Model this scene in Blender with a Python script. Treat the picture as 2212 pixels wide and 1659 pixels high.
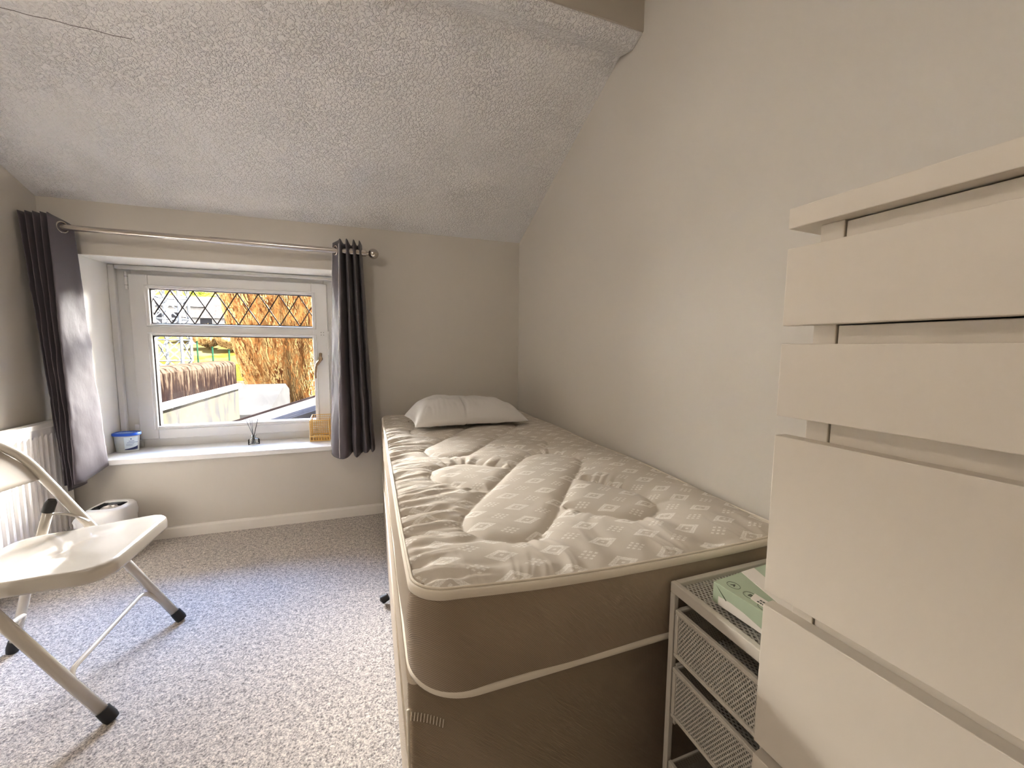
import bpy, bmesh, math, random
from mathutils import Vector, Matrix, noise
PI = math.pi
sc = bpy.context.scene
for o in list(bpy.data.objects):
    bpy.data.objects.remove(o)
COL = sc.collection
R = math.radians

# ---------------------------------------------------------------- camera
F, YAW, PIT, ROL = 848.74, R(19.6969), R(-5.2647), R(0.4167)
CAM = Vector((-0.9561, -2.5474, 1.0554))
fwd = Vector((math.sin(YAW)*math.cos(PIT), math.cos(YAW)*math.cos(PIT), math.sin(PIT)))
rt = Vector((math.cos(YAW), -math.sin(YAW), 0)); up = rt.cross(fwd)
r2 = rt*math.cos(ROL)+up*math.sin(ROL); u2 = -rt*math.sin(ROL)+up*math.cos(ROL)
cam = bpy.data.cameras.new('camera'); co = bpy.data.objects.new('camera', cam); COL.objects.link(co)
cam.sensor_fit = 'HORIZONTAL'; cam.sensor_width = 36; cam.lens = F/2212*36
cam.clip_start = 0.02; cam.clip_end = 400
m3 = Matrix((r2, u2, -fwd)).transposed()
co.matrix_world = Matrix.Translation(CAM) @ m3.to_4x4()
sc.camera = co

# ---------------------------------------------------------------- world, sun, exposure
sc.view_settings.view_transform = 'Standard'; sc.view_settings.look = 'None'
sc.view_settings.gamma = 1; sc.view_settings.use_curve_mapping = False
sc.view_settings.exposure = 0.56
sc.cycles.sample_clamp_indirect = 45.0
w = bpy.data.worlds.new('world'); sc.world = w; w.use_nodes = True
nt = w.node_tree; nt.nodes.clear()
wo = nt.nodes.new('ShaderNodeOutputWorld'); bg = nt.nodes.new('ShaderNodeBackground')
geo = nt.nodes.new('ShaderNodeTexCoord'); sep = nt.nodes.new('ShaderNodeSeparateXYZ')
rmp = nt.nodes.new('ShaderNodeValToRGB')
rmp.color_ramp.elements[0].position = 0.0; rmp.color_ramp.elements[0].color = (1.0, .95, .90, 1)
rmp.color_ramp.elements[1].position = 0.72; rmp.color_ramp.elements[1].color = (.08, .13, .27, 1)
e = rmp.color_ramp.elements.new(.36); e.color = (1.1, 1.045, 1.0, 1)
e = rmp.color_ramp.elements.new(.54); e.color = (.12, .17, .29, 1)
nt.links.new(geo.outputs['Generated'], sep.inputs[0]); nt.links.new(sep.outputs['Z'], rmp.inputs[0])
nt.links.new(rmp.outputs[0], bg.inputs[0]); bg.inputs[1].default_value = 152.0
nt.links.new(bg.outputs[0], wo.inputs[0])
sl = bpy.data.lights.new('sun', 'SUN'); sl.energy = 820.0; sl.color = (1, .96, .92); sl.angle = R(1.0)
so = bpy.data.objects.new('sun', sl); COL.objects.link(so)
so.rotation_euler = Vector((-.60, .28, -.75)).to_track_quat('-Z', 'Y').to_euler()

WA = R(-1.3259)                       # the window wall stands slightly out of square
MW = Matrix.Rotation(WA, 4, 'Z')
ID = Matrix.Identity(4)
def portal():
    l = bpy.data.lights.new('window_daylight_portal', 'AREA'); l.shape = 'RECTANGLE'; l.size = .96; l.size_y = .98
    l.cycles.is_portal = True
    o = bpy.data.objects.new('window_daylight_portal', l); COL.objects.link(o)
    o.matrix_world = MW @ Matrix.Translation((-1.725, .30, .98)) @ Matrix.Rotation(R(-90), 4, 'X')
portal()
def lamp(loc, power, col, size):
    l = bpy.data.lights.new('fill_light', 'POINT'); l.energy = power; l.color = col; l.shadow_soft_size = size
    o = bpy.data.objects.new('fill_light', l); COL.objects.link(o); o.location = loc
lamp((-1.85, -2.15, 2.08), 13.0, (1, .94, .86), .13)  # fill light added to brighten walls, ceiling and chest; no known source

# ---------------------------------------------------------------- helpers
def tag(o, label=None, cat=None, group=None, kind=None):
    if label: o['label'] = label
    if cat: o['category'] = cat
    if group: o['group'] = group
    if kind: o['kind'] = kind
    return o
def empty(name, loc=(0, 0, 0), rz=0, label=None, cat=None, group=None, kind=None, mat=None):
    o = bpy.data.objects.new(name, None); COL.objects.link(o); o.empty_display_size = .05
    M = (mat or ID) @ Matrix.Translation(loc) @ Matrix.Rotation(rz, 4, 'Z')
    o.matrix_world = M
    return tag(o, label, cat, group, kind)

class MB:
    """collects shapes; build() links them as one mesh object. Coordinates are local to M."""
    def __init__(s): s.v = []; s.f = []
    def add(s, vs, fs):
        n = len(s.v); s.v += [tuple(v) for v in vs]; s.f += [tuple(n+i for i in f) for f in fs]; return s
    def box(s, a, b, M=None):
        x0, y0, z0 = a; x1, y1, z1 = b
        vs = [Vector(p) for p in ((x0,y0,z0),(x1,y0,z0),(x1,y1,z0),(x0,y1,z0),(x0,y0,z1),(x1,y0,z1),(x1,y1,z1),(x0,y1,z1))]
        if M: vs = [M @ v for v in vs]
        return s.add(vs, [(0,3,2,1),(4,5,6,7),(0,1,5,4),(1,2,6,5),(2,3,7,6),(3,0,4,7)])
    def prism(s, poly, axis, t0, t1, M=None):
        n = len(poly)
        def P(p, t):
            if axis == 'x': q = (t, p[0], p[1])
            elif axis == 'y': q = (p[0], t, p[1])
            else: q = (p[0], p[1], t)
            q = Vector(q); return M @ q if M else q
        return s.add([P(p, t0) for p in poly]+[P(p, t1) for p in poly],
                     [tuple(range(n)), tuple(range(2*n-1, n-1, -1))]+[(i, i+n, (i+1) % n+n, (i+1) % n) for i in range(n)])
    def tube(s, pts, r, seg=12, flat=1.0, cap=True):
        pts = [Vector(p) for p in pts]; n = len(pts)
        rs = r if isinstance(r, (list, tuple)) else [r]*n
        T = []
        for i in range(n):
            a = pts[max(i-1, 0)]; b = pts[min(i+1, n-1)]; T.append((b-a).normalized())
        ref = Vector((0, 0, 1)) if abs(T[0].z) < .9 else Vector((1, 0, 0))
        u = T[0].cross(ref).normalized(); vs = []
        for i in range(n):
            u = (u-T[i]*u.dot(T[i])).normalized(); v = T[i].cross(u)
            for k in range(seg):
                a = 2*PI*k/seg; vs.append(pts[i]+u*math.cos(a)*rs[i]+v*math.sin(a)*rs[i]*flat)
        fs = [(i*seg+k, i*seg+(k+1) % seg, (i+1)*seg+(k+1) % seg, (i+1)*seg+k) for i in range(n-1) for k in range(seg)]
        if cap: fs += [tuple(range(seg-1, -1, -1)), tuple((n-1)*seg+k for k in range(seg))]
        return s.add(vs, fs)
    def lathe(s, prof, c=(0, 0, 0), seg=32, sx=1, sy=1, p=2.0, capb=True, capt=True):
        vs = []
        for (r, z) in prof:
            for k in range(seg):
                a = 2*PI*k/seg; ca, sa = math.cos(a), math.sin(a)
                q = (abs(ca)**p+abs(sa)**p)**(-1/p)
                vs.append((c[0]+r*ca*q*sx, c[1]+r*sa*q*sy, c[2]+z))
        n = len(prof)
        fs = [(i*seg+k, i*seg+(k+1) % seg, (i+1)*seg+(k+1) % seg, (i+1)*seg+k) for i in range(n-1) for k in range(seg)]
        if capb: fs.append(tuple(range(seg-1, -1, -1)))
        if capt: fs.append(tuple((n-1)*seg+k for k in range(seg)))
        return s.add(vs, fs)
    def ball(s, c, r, seg=20):
        pr = [(max(r*math.sin(PI*i/12), 1e-4), -r*math.cos(PI*i/12)) for i in range(13)]
        return s.lathe(pr, c, seg)
    def grid(s, fn, nu, nv):
        vs = [fn(i/(nu-1), j/(nv-1)) for j in range(nv) for i in range(nu)]
        return s.add(vs, [(j*nu+i, j*nu+i+1, (j+1)*nu+i+1, (j+1)*nu+i) for j in range(nv-1) for i in range(nu-1)])
    def build(s, name, mat, parent=None, smooth=False, bevel=0, M=None, kind=None, sub=0, seg=2):
        me = bpy.data.meshes.new(name); me.from_pydata(s.v, [], s.f); me.update()
        bm = bmesh.new(); bm.from_mesh(me)
        bmesh.ops.recalc_face_normals(bm, faces=bm.faces); bm.to_mesh(me); bm.free()
        me.materials.append(mat)
        o = bpy.data.objects.new(name, me); COL.objects.link(o)
        if parent: o.parent = parent
        elif M is not None: o.matrix_world = M
        if smooth is True:
            for p in me.polygons: p.use_smooth = True
        elif smooth:
            me.polygons.foreach_set('use_smooth', [True]*len(me.polygons))
            me.set_sharp_from_angle(angle=R(smooth))
        if bevel:
            b = o.modifiers.new('bevel', 'BEVEL'); b.width = bevel; b.segments = seg; b.limit_method = 'ANGLE'; b.angle_limit = R(40)
            b.harden_normals = False
        if sub:
            q = o.modifiers.new('sub', 'SUBSURF'); q.levels = sub; q.render_levels = sub
        if kind: o['kind'] = kind
        return o
def bez(p, n=8):
    """Catmull-Rom through points"""
    p = [Vector(q) for q in p]; q = [p[0]*2-p[1]]+p+[p[-1]*2-p[-2]]; out = []
    for i in range(1, len(q)-2):
        for k in range(n):
            t = k/n
            out.append(.5*((2*q[i])+(-q[i-1]+q[i+1])*t+(2*q[i-1]-5*q[i]+4*q[i+1]-q[i+2])*t*t+(-q[i-1]+3*q[i]-3*q[i+1]+q[i+2])*t**3))
    out.append(p[-1]); return out
def fillet(p, r, n=6):
    p = [Vector(q) for q in p]; out = [p[0]]
    for i in range(1, len(p)-1):
        a = (p[i-1]-p[i]); b = (p[i+1]-p[i]); ra = min(r, a.length*.49, b.length*.49)
        A = p[i]+a.normalized()*ra; B = p[i]+b.normalized()*ra
        for k in range(n+1):
            t = k/n; out.append(A*(1-t)**2+p[i]*2*t*(1-t)+B*t*t)
    out.append(p[-1]); return out

# ---------------------------------------------------------------- materials
def srgb(r, g, b):
    f = lambda c: (c/255/12.92 if c/255 <= .04045 else ((c/255+.055)/1.055)**2.4)
    return (f(r), f(g), f(b), 1)
class Mat:
    def __init__(s, name, col, rough=.6, metal=0.0, spec=.5, coat=0.0, sheen=0.0):
        s.m = bpy.data.materials.new(name); s.m.use_nodes = True; s.n = s.m.node_tree
        s.b = s.n.nodes['Principled BSDF']; s.b.inputs['Base Color'].default_value = col
        s.b.inputs['Roughness'].default_value = rough; s.b.inputs['Metallic'].default_value = metal
        s.b.inputs['Specular IOR Level'].default_value = spec; s.b.inputs['Coat Weight'].default_value = coat
        s.b.inputs['Sheen Weight'].default_value = sheen
        s.tc = s.N('ShaderNodeTexCoord')
    def N(s, t, **kw):
        x = s.n.nodes.new(t)
        for k, v in kw.items(): setattr(x, k, v)
        return x
    def L(s, a, b): s.n.links.new(a, b)
    def noise(s, scale, detail=3, vec=None, rough=.55, dist=0):
        x = s.N('ShaderNodeTexNoise'); x.inputs['Scale'].default_value = scale; x.inputs['Detail'].default_value = detail
        x.inputs['Roughness'].default_value = rough; x.inputs['Distortion'].default_value = dist
        s.L(vec or s.tc.outputs['Object'], x.inputs['Vector']); return x.outputs['Fac']
    def mapv(s, scale, rot=(0, 0, 0)):
        x = s.N('ShaderNodeMapping'); x.inputs['Scale'].default_value = scale; x.inputs['Rotation'].default_value = rot
        s.L(s.tc.outputs['Object'], x.inputs['Vector']); return x.outputs[0]
    def ramp(s, fac, stops):
        x = s.N('ShaderNodeValToRGB'); el = x.color_ramp.elements
        el[0].position, el[0].color = stops[0]; el[1].position, el[1].color = stops[-1]
        for p, c in stops[1:-1]:
            e = el.new(p); e.color = c
        s.L(fac, x.inputs[0]); return x.outputs[0]
    def math(s, op, a, b=None, c=None):
        x = s.N('ShaderNodeMath', operation=op)
        for i, q in enumerate((a, b, c)):
            if q is None: continue
            if isinstance(q, (int, float)): x.inputs[i].default_value = q
            else: s.L(q, x.inputs[i])
        return x.outputs[0]
    def mix(s, fac, a, b):
        x = s.N('ShaderNodeMix', data_type='RGBA')
        if isinstance(fac, (int, float)): x.inputs[0].default_value = fac
        else: s.L(fac, x.inputs[0])
        for i, q in ((6, a), (7, b)):
            if isinstance(q, tuple): x.inputs[i].default_value = q
            else: s.L(q, x.inputs[i])
        return x.outputs[2]
    def color(s, c): s.L(c, s.b.inputs['Base Color']); return s
    def bump(s, h, strength=.3, dist=.002):
        x = s.N('ShaderNodeBump'); x.inputs['Strength'].default_value = strength; x.inputs['Distance'].default_value = dist
        s.L(h, x.inputs['Height']); s.L(x.outputs[0], s.b.inputs['Normal']); return s
    def vary(s, a, b, scale=6, detail=3):
        return s.color(s.mix(s.noise(scale, detail), a, b))

def m_wall():
    m = Mat('painted_wall', srgb(206, 197, 184), .55, spec=.35)
    m.vary(srgb(207, 200, 190), srgb(202, 195, 184), 2.0, 2); m.bump(m.noise(220, 3), .12, .0006); return m.m
def m_ceiling():
    m = Mat('stippled_ceiling', srgb(239, 236, 234), .7, spec=.3)
    v = m.mapv((1, 1, 1))
    a = m.noise(95, 3, v, .55, .6)
    c = m.ramp(a, [(.46, (0, 0, 0, 1)), (.58, (1, 1, 1, 1))])
    b = m.noise(7, 2)                       # plaster is thicker in places
    g = m.ramp(b, [(.35, (.35, .35, .35, 1)), (.62, (1, 1, 1, 1))])
    h = m.math('MULTIPLY', c, g)
    m.bump(h, .9, .0055); return m.m
def m_carpet():
    m = Mat('carpet_pile', srgb(150, 144, 142), .95, spec=.1, sheen=.25)
    a = m.noise(170, 3, None, .7, .5); b = m.noise(60, 3, None, .7); d = m.noise(5, 3)
    t = m.math('ADD', m.math('MULTIPLY', a, .65), m.math('MULTIPLY', b, .35))
    c = m.ramp(t, [(.36, srgb(92, 85, 80)), (.44, srgb(150, 141, 134)), (.52, srgb(204, 194, 184)), (.62, srgb(246, 234, 220))])
    m.color(m.mix(m.math('MULTIPLY', d, .28), c, srgb(128, 123, 124)))
    m.bump(t, 1.0, .006); return m.m
def m_plain(name, c, rough=.5, var=.04, metal=0, bump=0, bs=200, spec=.5, coat=0, sheen=0):
    m = Mat(name, c, rough, metal, spec, coat, sheen)
    k = 1-var
    m.vary(c, (c[0]*k, c[1]*k, c[2]*k, 1), 9, 2)
    if bump: m.bump(m.noise(bs, 2), bump, .001)
    return m.m
def m_fabric_side():
    m = Mat('mattress_border_twill', srgb(172, 152, 130), .9, spec=.15, sheen=.15)
    wv = m.N('ShaderNodeTexWave'); wv.inputs['Scale'].default_value = 190; wv.inputs['Distortion'].default_value = .6
    wv.bands_direction = 'DIAGONAL'; m.L(m.tc.outputs['Object'], wv.inputs['Vector'])
    n = m.noise(2.5, 3, m.mapv((1, 1, .3)))
    c = m.mix(wv.outputs['Fac'], srgb(134, 116, 96), srgb(168, 150, 129))
    m.color(m.mix(m.math('MULTIPLY', n, .35), c, srgb(134, 116, 96)))
    m.bump(wv.outputs['Fac'], .35, .0012); return m.m
def m_damask():
    m = Mat('mattress_damask', srgb(190, 179, 165), .8, spec=.25, sheen=.1)
    sp = m.N('ShaderNodeSeparateXYZ'); m.L(m.tc.outputs['Object'], sp.inputs[0])
    def lat(o, off, p):   # centred repeat
        return m.math('SUBTRACT', m.math('MODULO', m.math('ADD', o, off), p), p/2)
    X, Y = sp.outputs['X'], sp.outputs['Y']
    px, py = .1165, .0755
    # diamonds at (-.722,-1.612)+lattice ; add large multiples to stay positive
    dx = m.math('ABSOLUTE', lat(X, .722+px/2+px*20, px)); dy = m.math('ABSOLUTE', lat(Y, 1.612+py/2+py*40, py))
    d = m.math('ADD', m.math('DIVIDE', dx, .0365), m.math('DIVIDE', dy, .0212))
    outer = m.math('LESS_THAN', d, 1.0); inner = m.math('LESS_THAN', d, .50); dot = m.math('LESS_THAN', d, .15)
    l1 = m.math('MULTIPLY', m.math('GREATER_THAN', d, .72), m.math('LESS_THAN', d, .76))
    ring = m.math('SUBTRACT', m.math('SUBTRACT', outer, inner), m.math('MULTIPLY', l1, .6))
    dia = m.math('ADD', ring, dot)
    # three by three dots between the diamonds
    ex = lat(X, .722+px*20, px); ey = lat(Y, 1.612+py*40, py)
    a = m.math('ADD', m.math('DIVIDE', ex, .0095), m.math('DIVIDE', ey, .0062))
    b = m.math('SUBTRACT', m.math('DIVIDE', ex, .0095), m.math('DIVIDE', ey, .0062))
    ina = m.math('LESS_THAN', m.math('MAXIMUM', m.math('ABSOLUTE', a), m.math('ABSOLUTE', b)), 3.0)
    fa = m.math('LESS_THAN', m.math('ABSOLUTE', m.math('SUBTRACT', m.math('MODULO', m.math('ADD', a, 101), 2.0), 1.0)), .55)
    fb = m.math('LESS_THAN', m.math('ABSOLUTE', m.math('SUBTRACT', m.math('MODULO', m.math('ADD', b, 101), 2.0), 1.0)), .55)
    dots = m.math('MULTIPLY', ina, m.math('MULTIPLY', fa, fb))
    pat = m.math('MINIMUM', m.math('ADD', dia, dots), 1.0)
    brk = m.ramp(m.noise(420, 1), [(.40, (.45, .45, .45, 1)), (.52, (1, 1, 1, 1))])
    pat = m.math('MULTIPLY', pat, brk)
    base = m.mix(m.noise(9, 3), srgb(205, 195, 181), srgb(213, 203, 190))
    m.color(m.mix(m.math('MULTIPLY', pat, .8), base, srgb(250, 245, 237)))
    rr = m.math('SUBTRACT', .8, m.math('MULTIPLY', pat, .3)); m.L(rr, m.b.inputs['Roughness'])
    m.bump(m.math('ADD', m.math('MULTIPLY', pat, .5), m.math('MULTIPLY', m.noise(600, 2), .5)), .25, .0008)
    return m.m
def m_curtain():
    m = Mat('curtain_cloth', srgb(112, 105, 112), .55, spec=.25, sheen=.15)
    m.vary(srgb(93, 85, 89), srgb(83, 76, 80), 14, 3)
    m.bump(m.noise(60, 4, m.mapv((1, 1, .35))), .25, .003); return m.m
def m_mesh(name, col, ang, pitch, hole):
    """perforated steel: real see-through holes on a slanted grid in the plane of the sheet"""
    m = Mat(name, col, .45, .2)
    return m, pitch, hole
def mesh_mat(name, col, ax, pitch=.0055, solid=.34):
    m = Mat(name, col, .45, .1)
    sp = m.N('ShaderNodeSeparateXYZ'); m.L(m.tc.outputs['Object'], sp.inputs[0])
    A, B = sp.outputs[ax[0]], sp.outputs[ax[1]]
    s = m.math('DIVIDE', m.math('ADD', A, m.math('MULTIPLY', B, .6)), pitch)
    t = m.math('DIVIDE', m.math('SUBTRACT', A, m.math('MULTIPLY', B, .6)), pitch)
    f = lambda q: m.math('LESS_THAN', m.math('ABSOLUTE', m.math('SUBTRACT', m.math('FRACT', q), .5)), solid*.5)
    k = m.math('MAXIMUM', f(s), f(t))
    m.L(k, m.b.inputs['Alpha']); return m.m
def m_glass():
    m = Mat('pane_glass', (1, 1, 1, 1), 0.0)
    tr = m.N('ShaderNodeBsdfTransparent'); gl = m.N('ShaderNodeBsdfGlossy'); gl.inputs['Roughness'].default_value = .02
    fr = m.N('ShaderNodeFresnel'); fr.inputs[0].default_value = 1.3; mx = m.N('ShaderNodeMixShader')
    tr.inputs[0].default_value = (.97, .98, .97, 1)
    m.L(fr.outputs[0], mx.inputs[0]); m.L(tr.outputs[0], mx.inputs[1]); m.L(gl.outputs[0], mx.inputs[2])
    m.L(mx.outputs[0], m.n.nodes['Material Output'].inputs[0]); return m.m
M_wall = m_wall(); M_ceil = m_ceiling(); M_carpet = m_carpet(); M_side = m_fabric_side(); M_dam = m_damask(); M_curt = m_curtain()
M_beamface = m_plain('beam_paint', srgb(188, 179, 166), .6, .03)
M_gloss = m_plain('white_gloss_wood', srgb(226, 220, 212), .3, .03, bump=.05, bs=30)
M_upvc = m_plain('white_upvc', srgb(216, 213, 209), .28, .02)
M_reveal = m_plain('white_reveal_plaster', srgb(234, 229, 220), .6, .04, bump=.15, bs=60)
M_gask = m_plain('dark_window_gasket', srgb(52, 44, 42), .6)
M_lead = m_plain('lead_strip', srgb(62, 54, 52), .5, .15, .3)
M_glass = m_glass()
M_chrome = m_plain('satin_chrome', srgb(200, 192, 184), .22, .05, 1.0)
M_bronze = m_plain('window_handle_metal', srgb(150, 128, 104), .22, .1, 1.0)
M_white_metal = m_plain('white_enamel', srgb(236, 232, 226), .32, .02, coat=.2)
M_rad = m_plain('radiator_enamel', srgb(236, 231, 226), .3, .02)
M_chair = m_plain('cream_chair_enamel', srgb(188, 180, 168), .22, .02, coat=.5)
M_black = m_plain('black_rubber', srgb(22, 20, 20), .6)
M_dres = m_plain('white_dresser_foil', srgb(214, 204, 190), .5, .015, spec=.35)
M_dgap = m_plain('dark_gap', srgb(90, 82, 72), .8)
M_pip = m_plain('mattress_piping', srgb(228, 216, 198), .7, .05, bump=.2, bs=400, sheen=.2)
M_pill = Mat('pillow_cotton', srgb(224, 220, 216), .8, spec=.2, sheen=.2); M_pill.bump(M_pill.noise(25, 5), .2, .004); M_pill = M_pill.m
M_meshtop = mesh_mat('perforated_top_steel', srgb(196, 190, 180), 'XY', .0085, .36)
M_meshfr = mesh_mat('perforated_front_steel', srgb(196, 190, 180), 'YZ', .0062, .44)
M_meshsd = mesh_mat('perforated_side_steel', srgb(196, 190, 180), 'XZ', .0062, .44)
M_unit = m_plain('unit_frame_enamel', srgb(206, 198, 186), .4, .03)
M_green = m_plain('green_carton', srgb(164, 176, 150), .55, .05)
M_cartw = m_plain('white_carton_print', srgb(222, 214, 204), .55, .04)
M_ink = m_plain('dark_ink', srgb(58, 60, 46), .6)
M_blue = m_plain('blue_lid_plastic', srgb(34, 88, 200), .35)
M_tubw = m_plain('tub_plastic', srgb(206, 210, 210), .3, .04)
M_label = m_plain('tub_label', srgb(226, 238, 244), .4, .02)
M_navy = m_plain('navy_print', srgb(44, 56, 110), .5)
M_gold = m_plain('gold_wire', srgb(214, 172, 96), .3, .05, .7)
M_bin = m_plain('bin_plastic', srgb(220, 217, 214), .35, .02)
M_foil = m_plain('dark_bag_liner', srgb(34, 34, 40), .25, .2, .3)
M_foil2 = m_plain('crumpled_wrapper', srgb(214, 206, 198), .25, .2, .4, bump=.5, bs=30)
def clear(name, col, rough=.03):
    m = Mat(name, col, rough); m.b.inputs['Transmission Weight'].default_value = .9; m.b.inputs['IOR'].default_value = 1.45; return m.m
M_bottle = clear('clear_bottle_glass', (1, 1, 1, 1))

# ---------------------------------------------------------------- room shell
XL, ZE, SL = -2.449, 1.757, .4014
ZF = lambda y: ZE+SL*(-y)
T = .12
def struct(name, mb, m, M=None, smooth=False, bevel=0):
    return mb.build(name, m, None, smooth=smooth, M=M, kind='structure', bevel=bevel)
YB = -3.4
struct('floor', MB().box((XL-T, YB-T, -.06), (T, .10, 0)), M_carpet)
# right wall and left wall follow the sloped ceiling
prof = [(.45, 0), (.45, 1.75), (.0, ZE+.05), (-1.12, 2.24), (-1.2, 2.40), (YB-T, 2.40), (YB-T, 0)]
struct('wall_right', MB().prism(prof, 'x', 0, T), M_wall)
prof2 = [(.45, 0), (.45, 1.78), (.0, ZE+.05), (-1.12, 2.24), (-1.2, 2.40), (YB-T, 2.40), (YB-T, 0)]
struct('wall_left', MB().prism(prof2, 'x', XL-T, XL), M_wall)
struct('wall_back', MB().box((XL, YB-T, 0), (0, YB, 2.38)), M_wall)
# window wall, with the opening (local frame MW)
WX0, WX1, WZ0, WZ1, WD = -2.322, -1.146, .432, 1.505, .42
b = MB()
b.box((XL-.05, 0, -.06), (WX0, WD, 1.98)); b.box((WX1, 0, -.06), (.05, WD, 1.98))
b.box((WX0, 0, -.06), (WX1, WD, WZ0)); b.box((WX0, 0, WZ1), (WX1, WD, 1.98))
# trim the wall top under the slope by simple height: the part above the ceiling is outside the room
struct('wall_window', b, M_wall, MW)
# white painted lining of the reveal
b = MB(); t = .004; y1 = .24
b.box((WX0, .0, WZ0), (WX0+t, y1, WZ1)); b.box((WX1-t, .0, WZ0), (WX1, y1, WZ1)); b.box((WX0+t, .0, WZ1-t), (WX1-t, y1, WZ1))
struct('trim_1', b, M_reveal, MW)
# ceiling: sloped part, dropped beam, flat part
b = MB()
ZEl = 1.785
def slope(u, v):
    x = XL-.06+u*(abs(XL)+.12); y = .10-v*1.24
    tx = -x/2.449
    return (x, y-0.0, (ZE+(ZEl-ZE)*max(0, tx)*(1 - v*.8))+SL*(-y)+.012*math.sin(v*PI)*0)
b.grid(slope, 40, 24)
n0 = len(b.v)
vs = [(x, y, z+.12) for (x, y, z) in b.v]; b.add(vs, [f[::-1] for f in b.f])
struct('ceiling', b, M_ceil)
bp = [(-1.112, 2.2045), (-1.20, 2.174), (-1.256, 2.192), (-1.248, 2.42), (-1.112, 2.42)]
struct('trim_2', MB().prism(bp, 'x', XL, .0), M_ceil, bevel=.004)
struct('trim_3', MB().box((XL, -1.262, 2.199), (0, -1.253, 2.30)), M_beamface)
struct('ceiling_flat', MB().box((XL-T, YB-T, 2.30), (T, -1.245, 2.40)), M_beamface)
bpy.data.objects['ceiling_flat'].name = 'ceiling_rear'
# fine crack in the ceiling plaster
b = MB(); pts = []
for i in range(30):
    x = -2.44+i*.026; y = -.80+.0008*i+.0016*math.sin(i*1.7)
    zz = slope((x-(XL-.06))/(abs(XL)+.12), (.10-y)/1.24)[2]
    pts.append((x, y, zz+.0004))
b.tube(pts, .0011, 5); struct('trim_4', b, M_dgap)
# skirting
b = MB().prism([(0, 0), (-.016, 0), (-.016, .052), (-.010, .060), (0, .062)], 'x', XL+.05, -.02)
struct('baseboard_window', b, M_gloss, MW)
struct('baseboard_right', MB().prism([(0, 0), (-.014, 0), (-.014, .056), (0, .062)], 'y', YB, -.02), M_gloss)
struct('baseboard_left', MB().prism([(XL, 0), (XL+.014, 0), (XL+.014, .056), (XL, .062)], 'y', YB, .02), M_gloss)

# ---------------------------------------------------------------- window
win = empty('window_1', (0, 0, 0), kind='structure', mat=MW)
YS = .235                                                # room face of the sash
def ringbox(b, x0, x1, z0, z1, wl, wr, wb, wt, ya, yb):
    b.box((x0, ya, z0), (x0+wl, yb, z1)); b.box((x1-wr, ya, z0), (x1, yb, z1))
    b.box((x0+wl, ya, z0), (x1-wr, yb, z0+wb)); b.box((x0+wl, ya, z1-wt), (x1-wr, yb, z1)); return b
b = ringbox(MB(), WX0-.01, WX1+.01, .44, WZ1+.01, .105, .105, .075, .075, YS+.014, YS+.075)
b.build('window_frame', M_upvc, win, bevel=.003)
# quadrant bead between plaster and frame
b = MB().box((WX0+.004, YS-.012, WZ0+.03), (WX0+.034, YS+.014, WZ1-.006)); b.box((WX0+.034, YS-.012, WZ1-.030), (WX1-.006, YS+.014, WZ1-.006))
b.box((WX1-.022, YS-.012, WZ0+.03), (WX1-.006, YS+.014, WZ1-.03))
b.build('frame_bead', M_upvc, win, bevel=.006, seg=3)
sash = ringbox(MB(), -2.232, -1.222, .508, 1.452, .088, .088, .075, .075, YS-.006, YS+.05)
sash.box((-2.144, YS-.006, 1.115), (-1.31, YS+.05, 1.178))
sash.build('sash', M_upvc, win, bevel=.004)
def bead(x0, x1, z0, z1):
    b = MB(); w = .019
    # mitred bevelled bead ring
    o = [(x0, z0), (x1, z0), (x1, z1), (x0, z1)]; i_ = [(x0+w, z0+w), (x1-w, z0+w), (x1-w, z1-w), (x0+w, z1-w)]
    ya, yb = YS-.012, YS+.012
    vs = [(p[0], YS-.004, p[1]) for p in o]+[(p[0]+(.004 if k in (0, 3) else -.004), ya, p[1]+(.004 if k < 2 else -.004)) for k, p in enumerate(o)]
    vs += [(p[0], yb, p[1]) for p in i_]
    fs = []
    for k in range(4):
        j = (k+1) % 4
        fs += [(k, j, 4+j, 4+k), (4+k, 4+j, 8+j, 8+k)]
    b.add(vs, fs); return b.build('glazing_bead', M_upvc, win)
bead(-2.163, -1.287, 1.160, 1.397); bead(-2.163, -1.287, .561, 1.130)
def gasket(x0, x1, z0, z1):
    b = ringbox(MB(), x0, x1, z0, z1, .006, .006, .005, .005, YS+.010, YS+.040); return b.build('gasket', M_gask, win)
GU = (-2.144, -1.306, 1.179, 1.378); GLo = (-2.144, -1.306, .580, 1.111)
gasket(*GU); gasket(*GLo)
for g in (GU, GLo):
    MB().box((g[0], YS+.030, g[2]), (g[1], YS+.034, g[3])).build('pane', M_glass, win)
b = MB(); P = .1115; x0, x1, z0, z1 = GU
def clip(pa, pb):
    (xa, za), (xb, zb) = pa, pb
    if xa > xb: xa, za, xb, zb = xb, zb, xa, za
    if xb < x0 or xa > x1: return None
    if xa < x0: za += (x0-xa)/(xb-xa)*(zb-za); xa = x0
    if xb > x1: zb = za+(x1-xa)/(xb-xa)*(zb-za); xb = x1
    return (xa, za), (xb, zb)
for i in range(-2, 9):
    ax = -2.056+P*i
    for dr in (1, -1):
        c = clip((ax, z1-.004), (ax+dr*P, z0+.004))
        if c:
            (xa, za), (xb, zb) = c; L = math.hypot(xb-xa, zb-za); q = .0033
            if L < .004: continue
            nx, nz = -(zb-za)/L*q, (xb-xa)/L*q
            b.prism([(xa+nx, za+nz), (xb+nx, zb+nz), (xb-nx, zb-nz), (xa-nx, za-nz)], 'y', YS+.0285, YS+.0300)
b.build('lead_lattice', M_lead, win)
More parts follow.
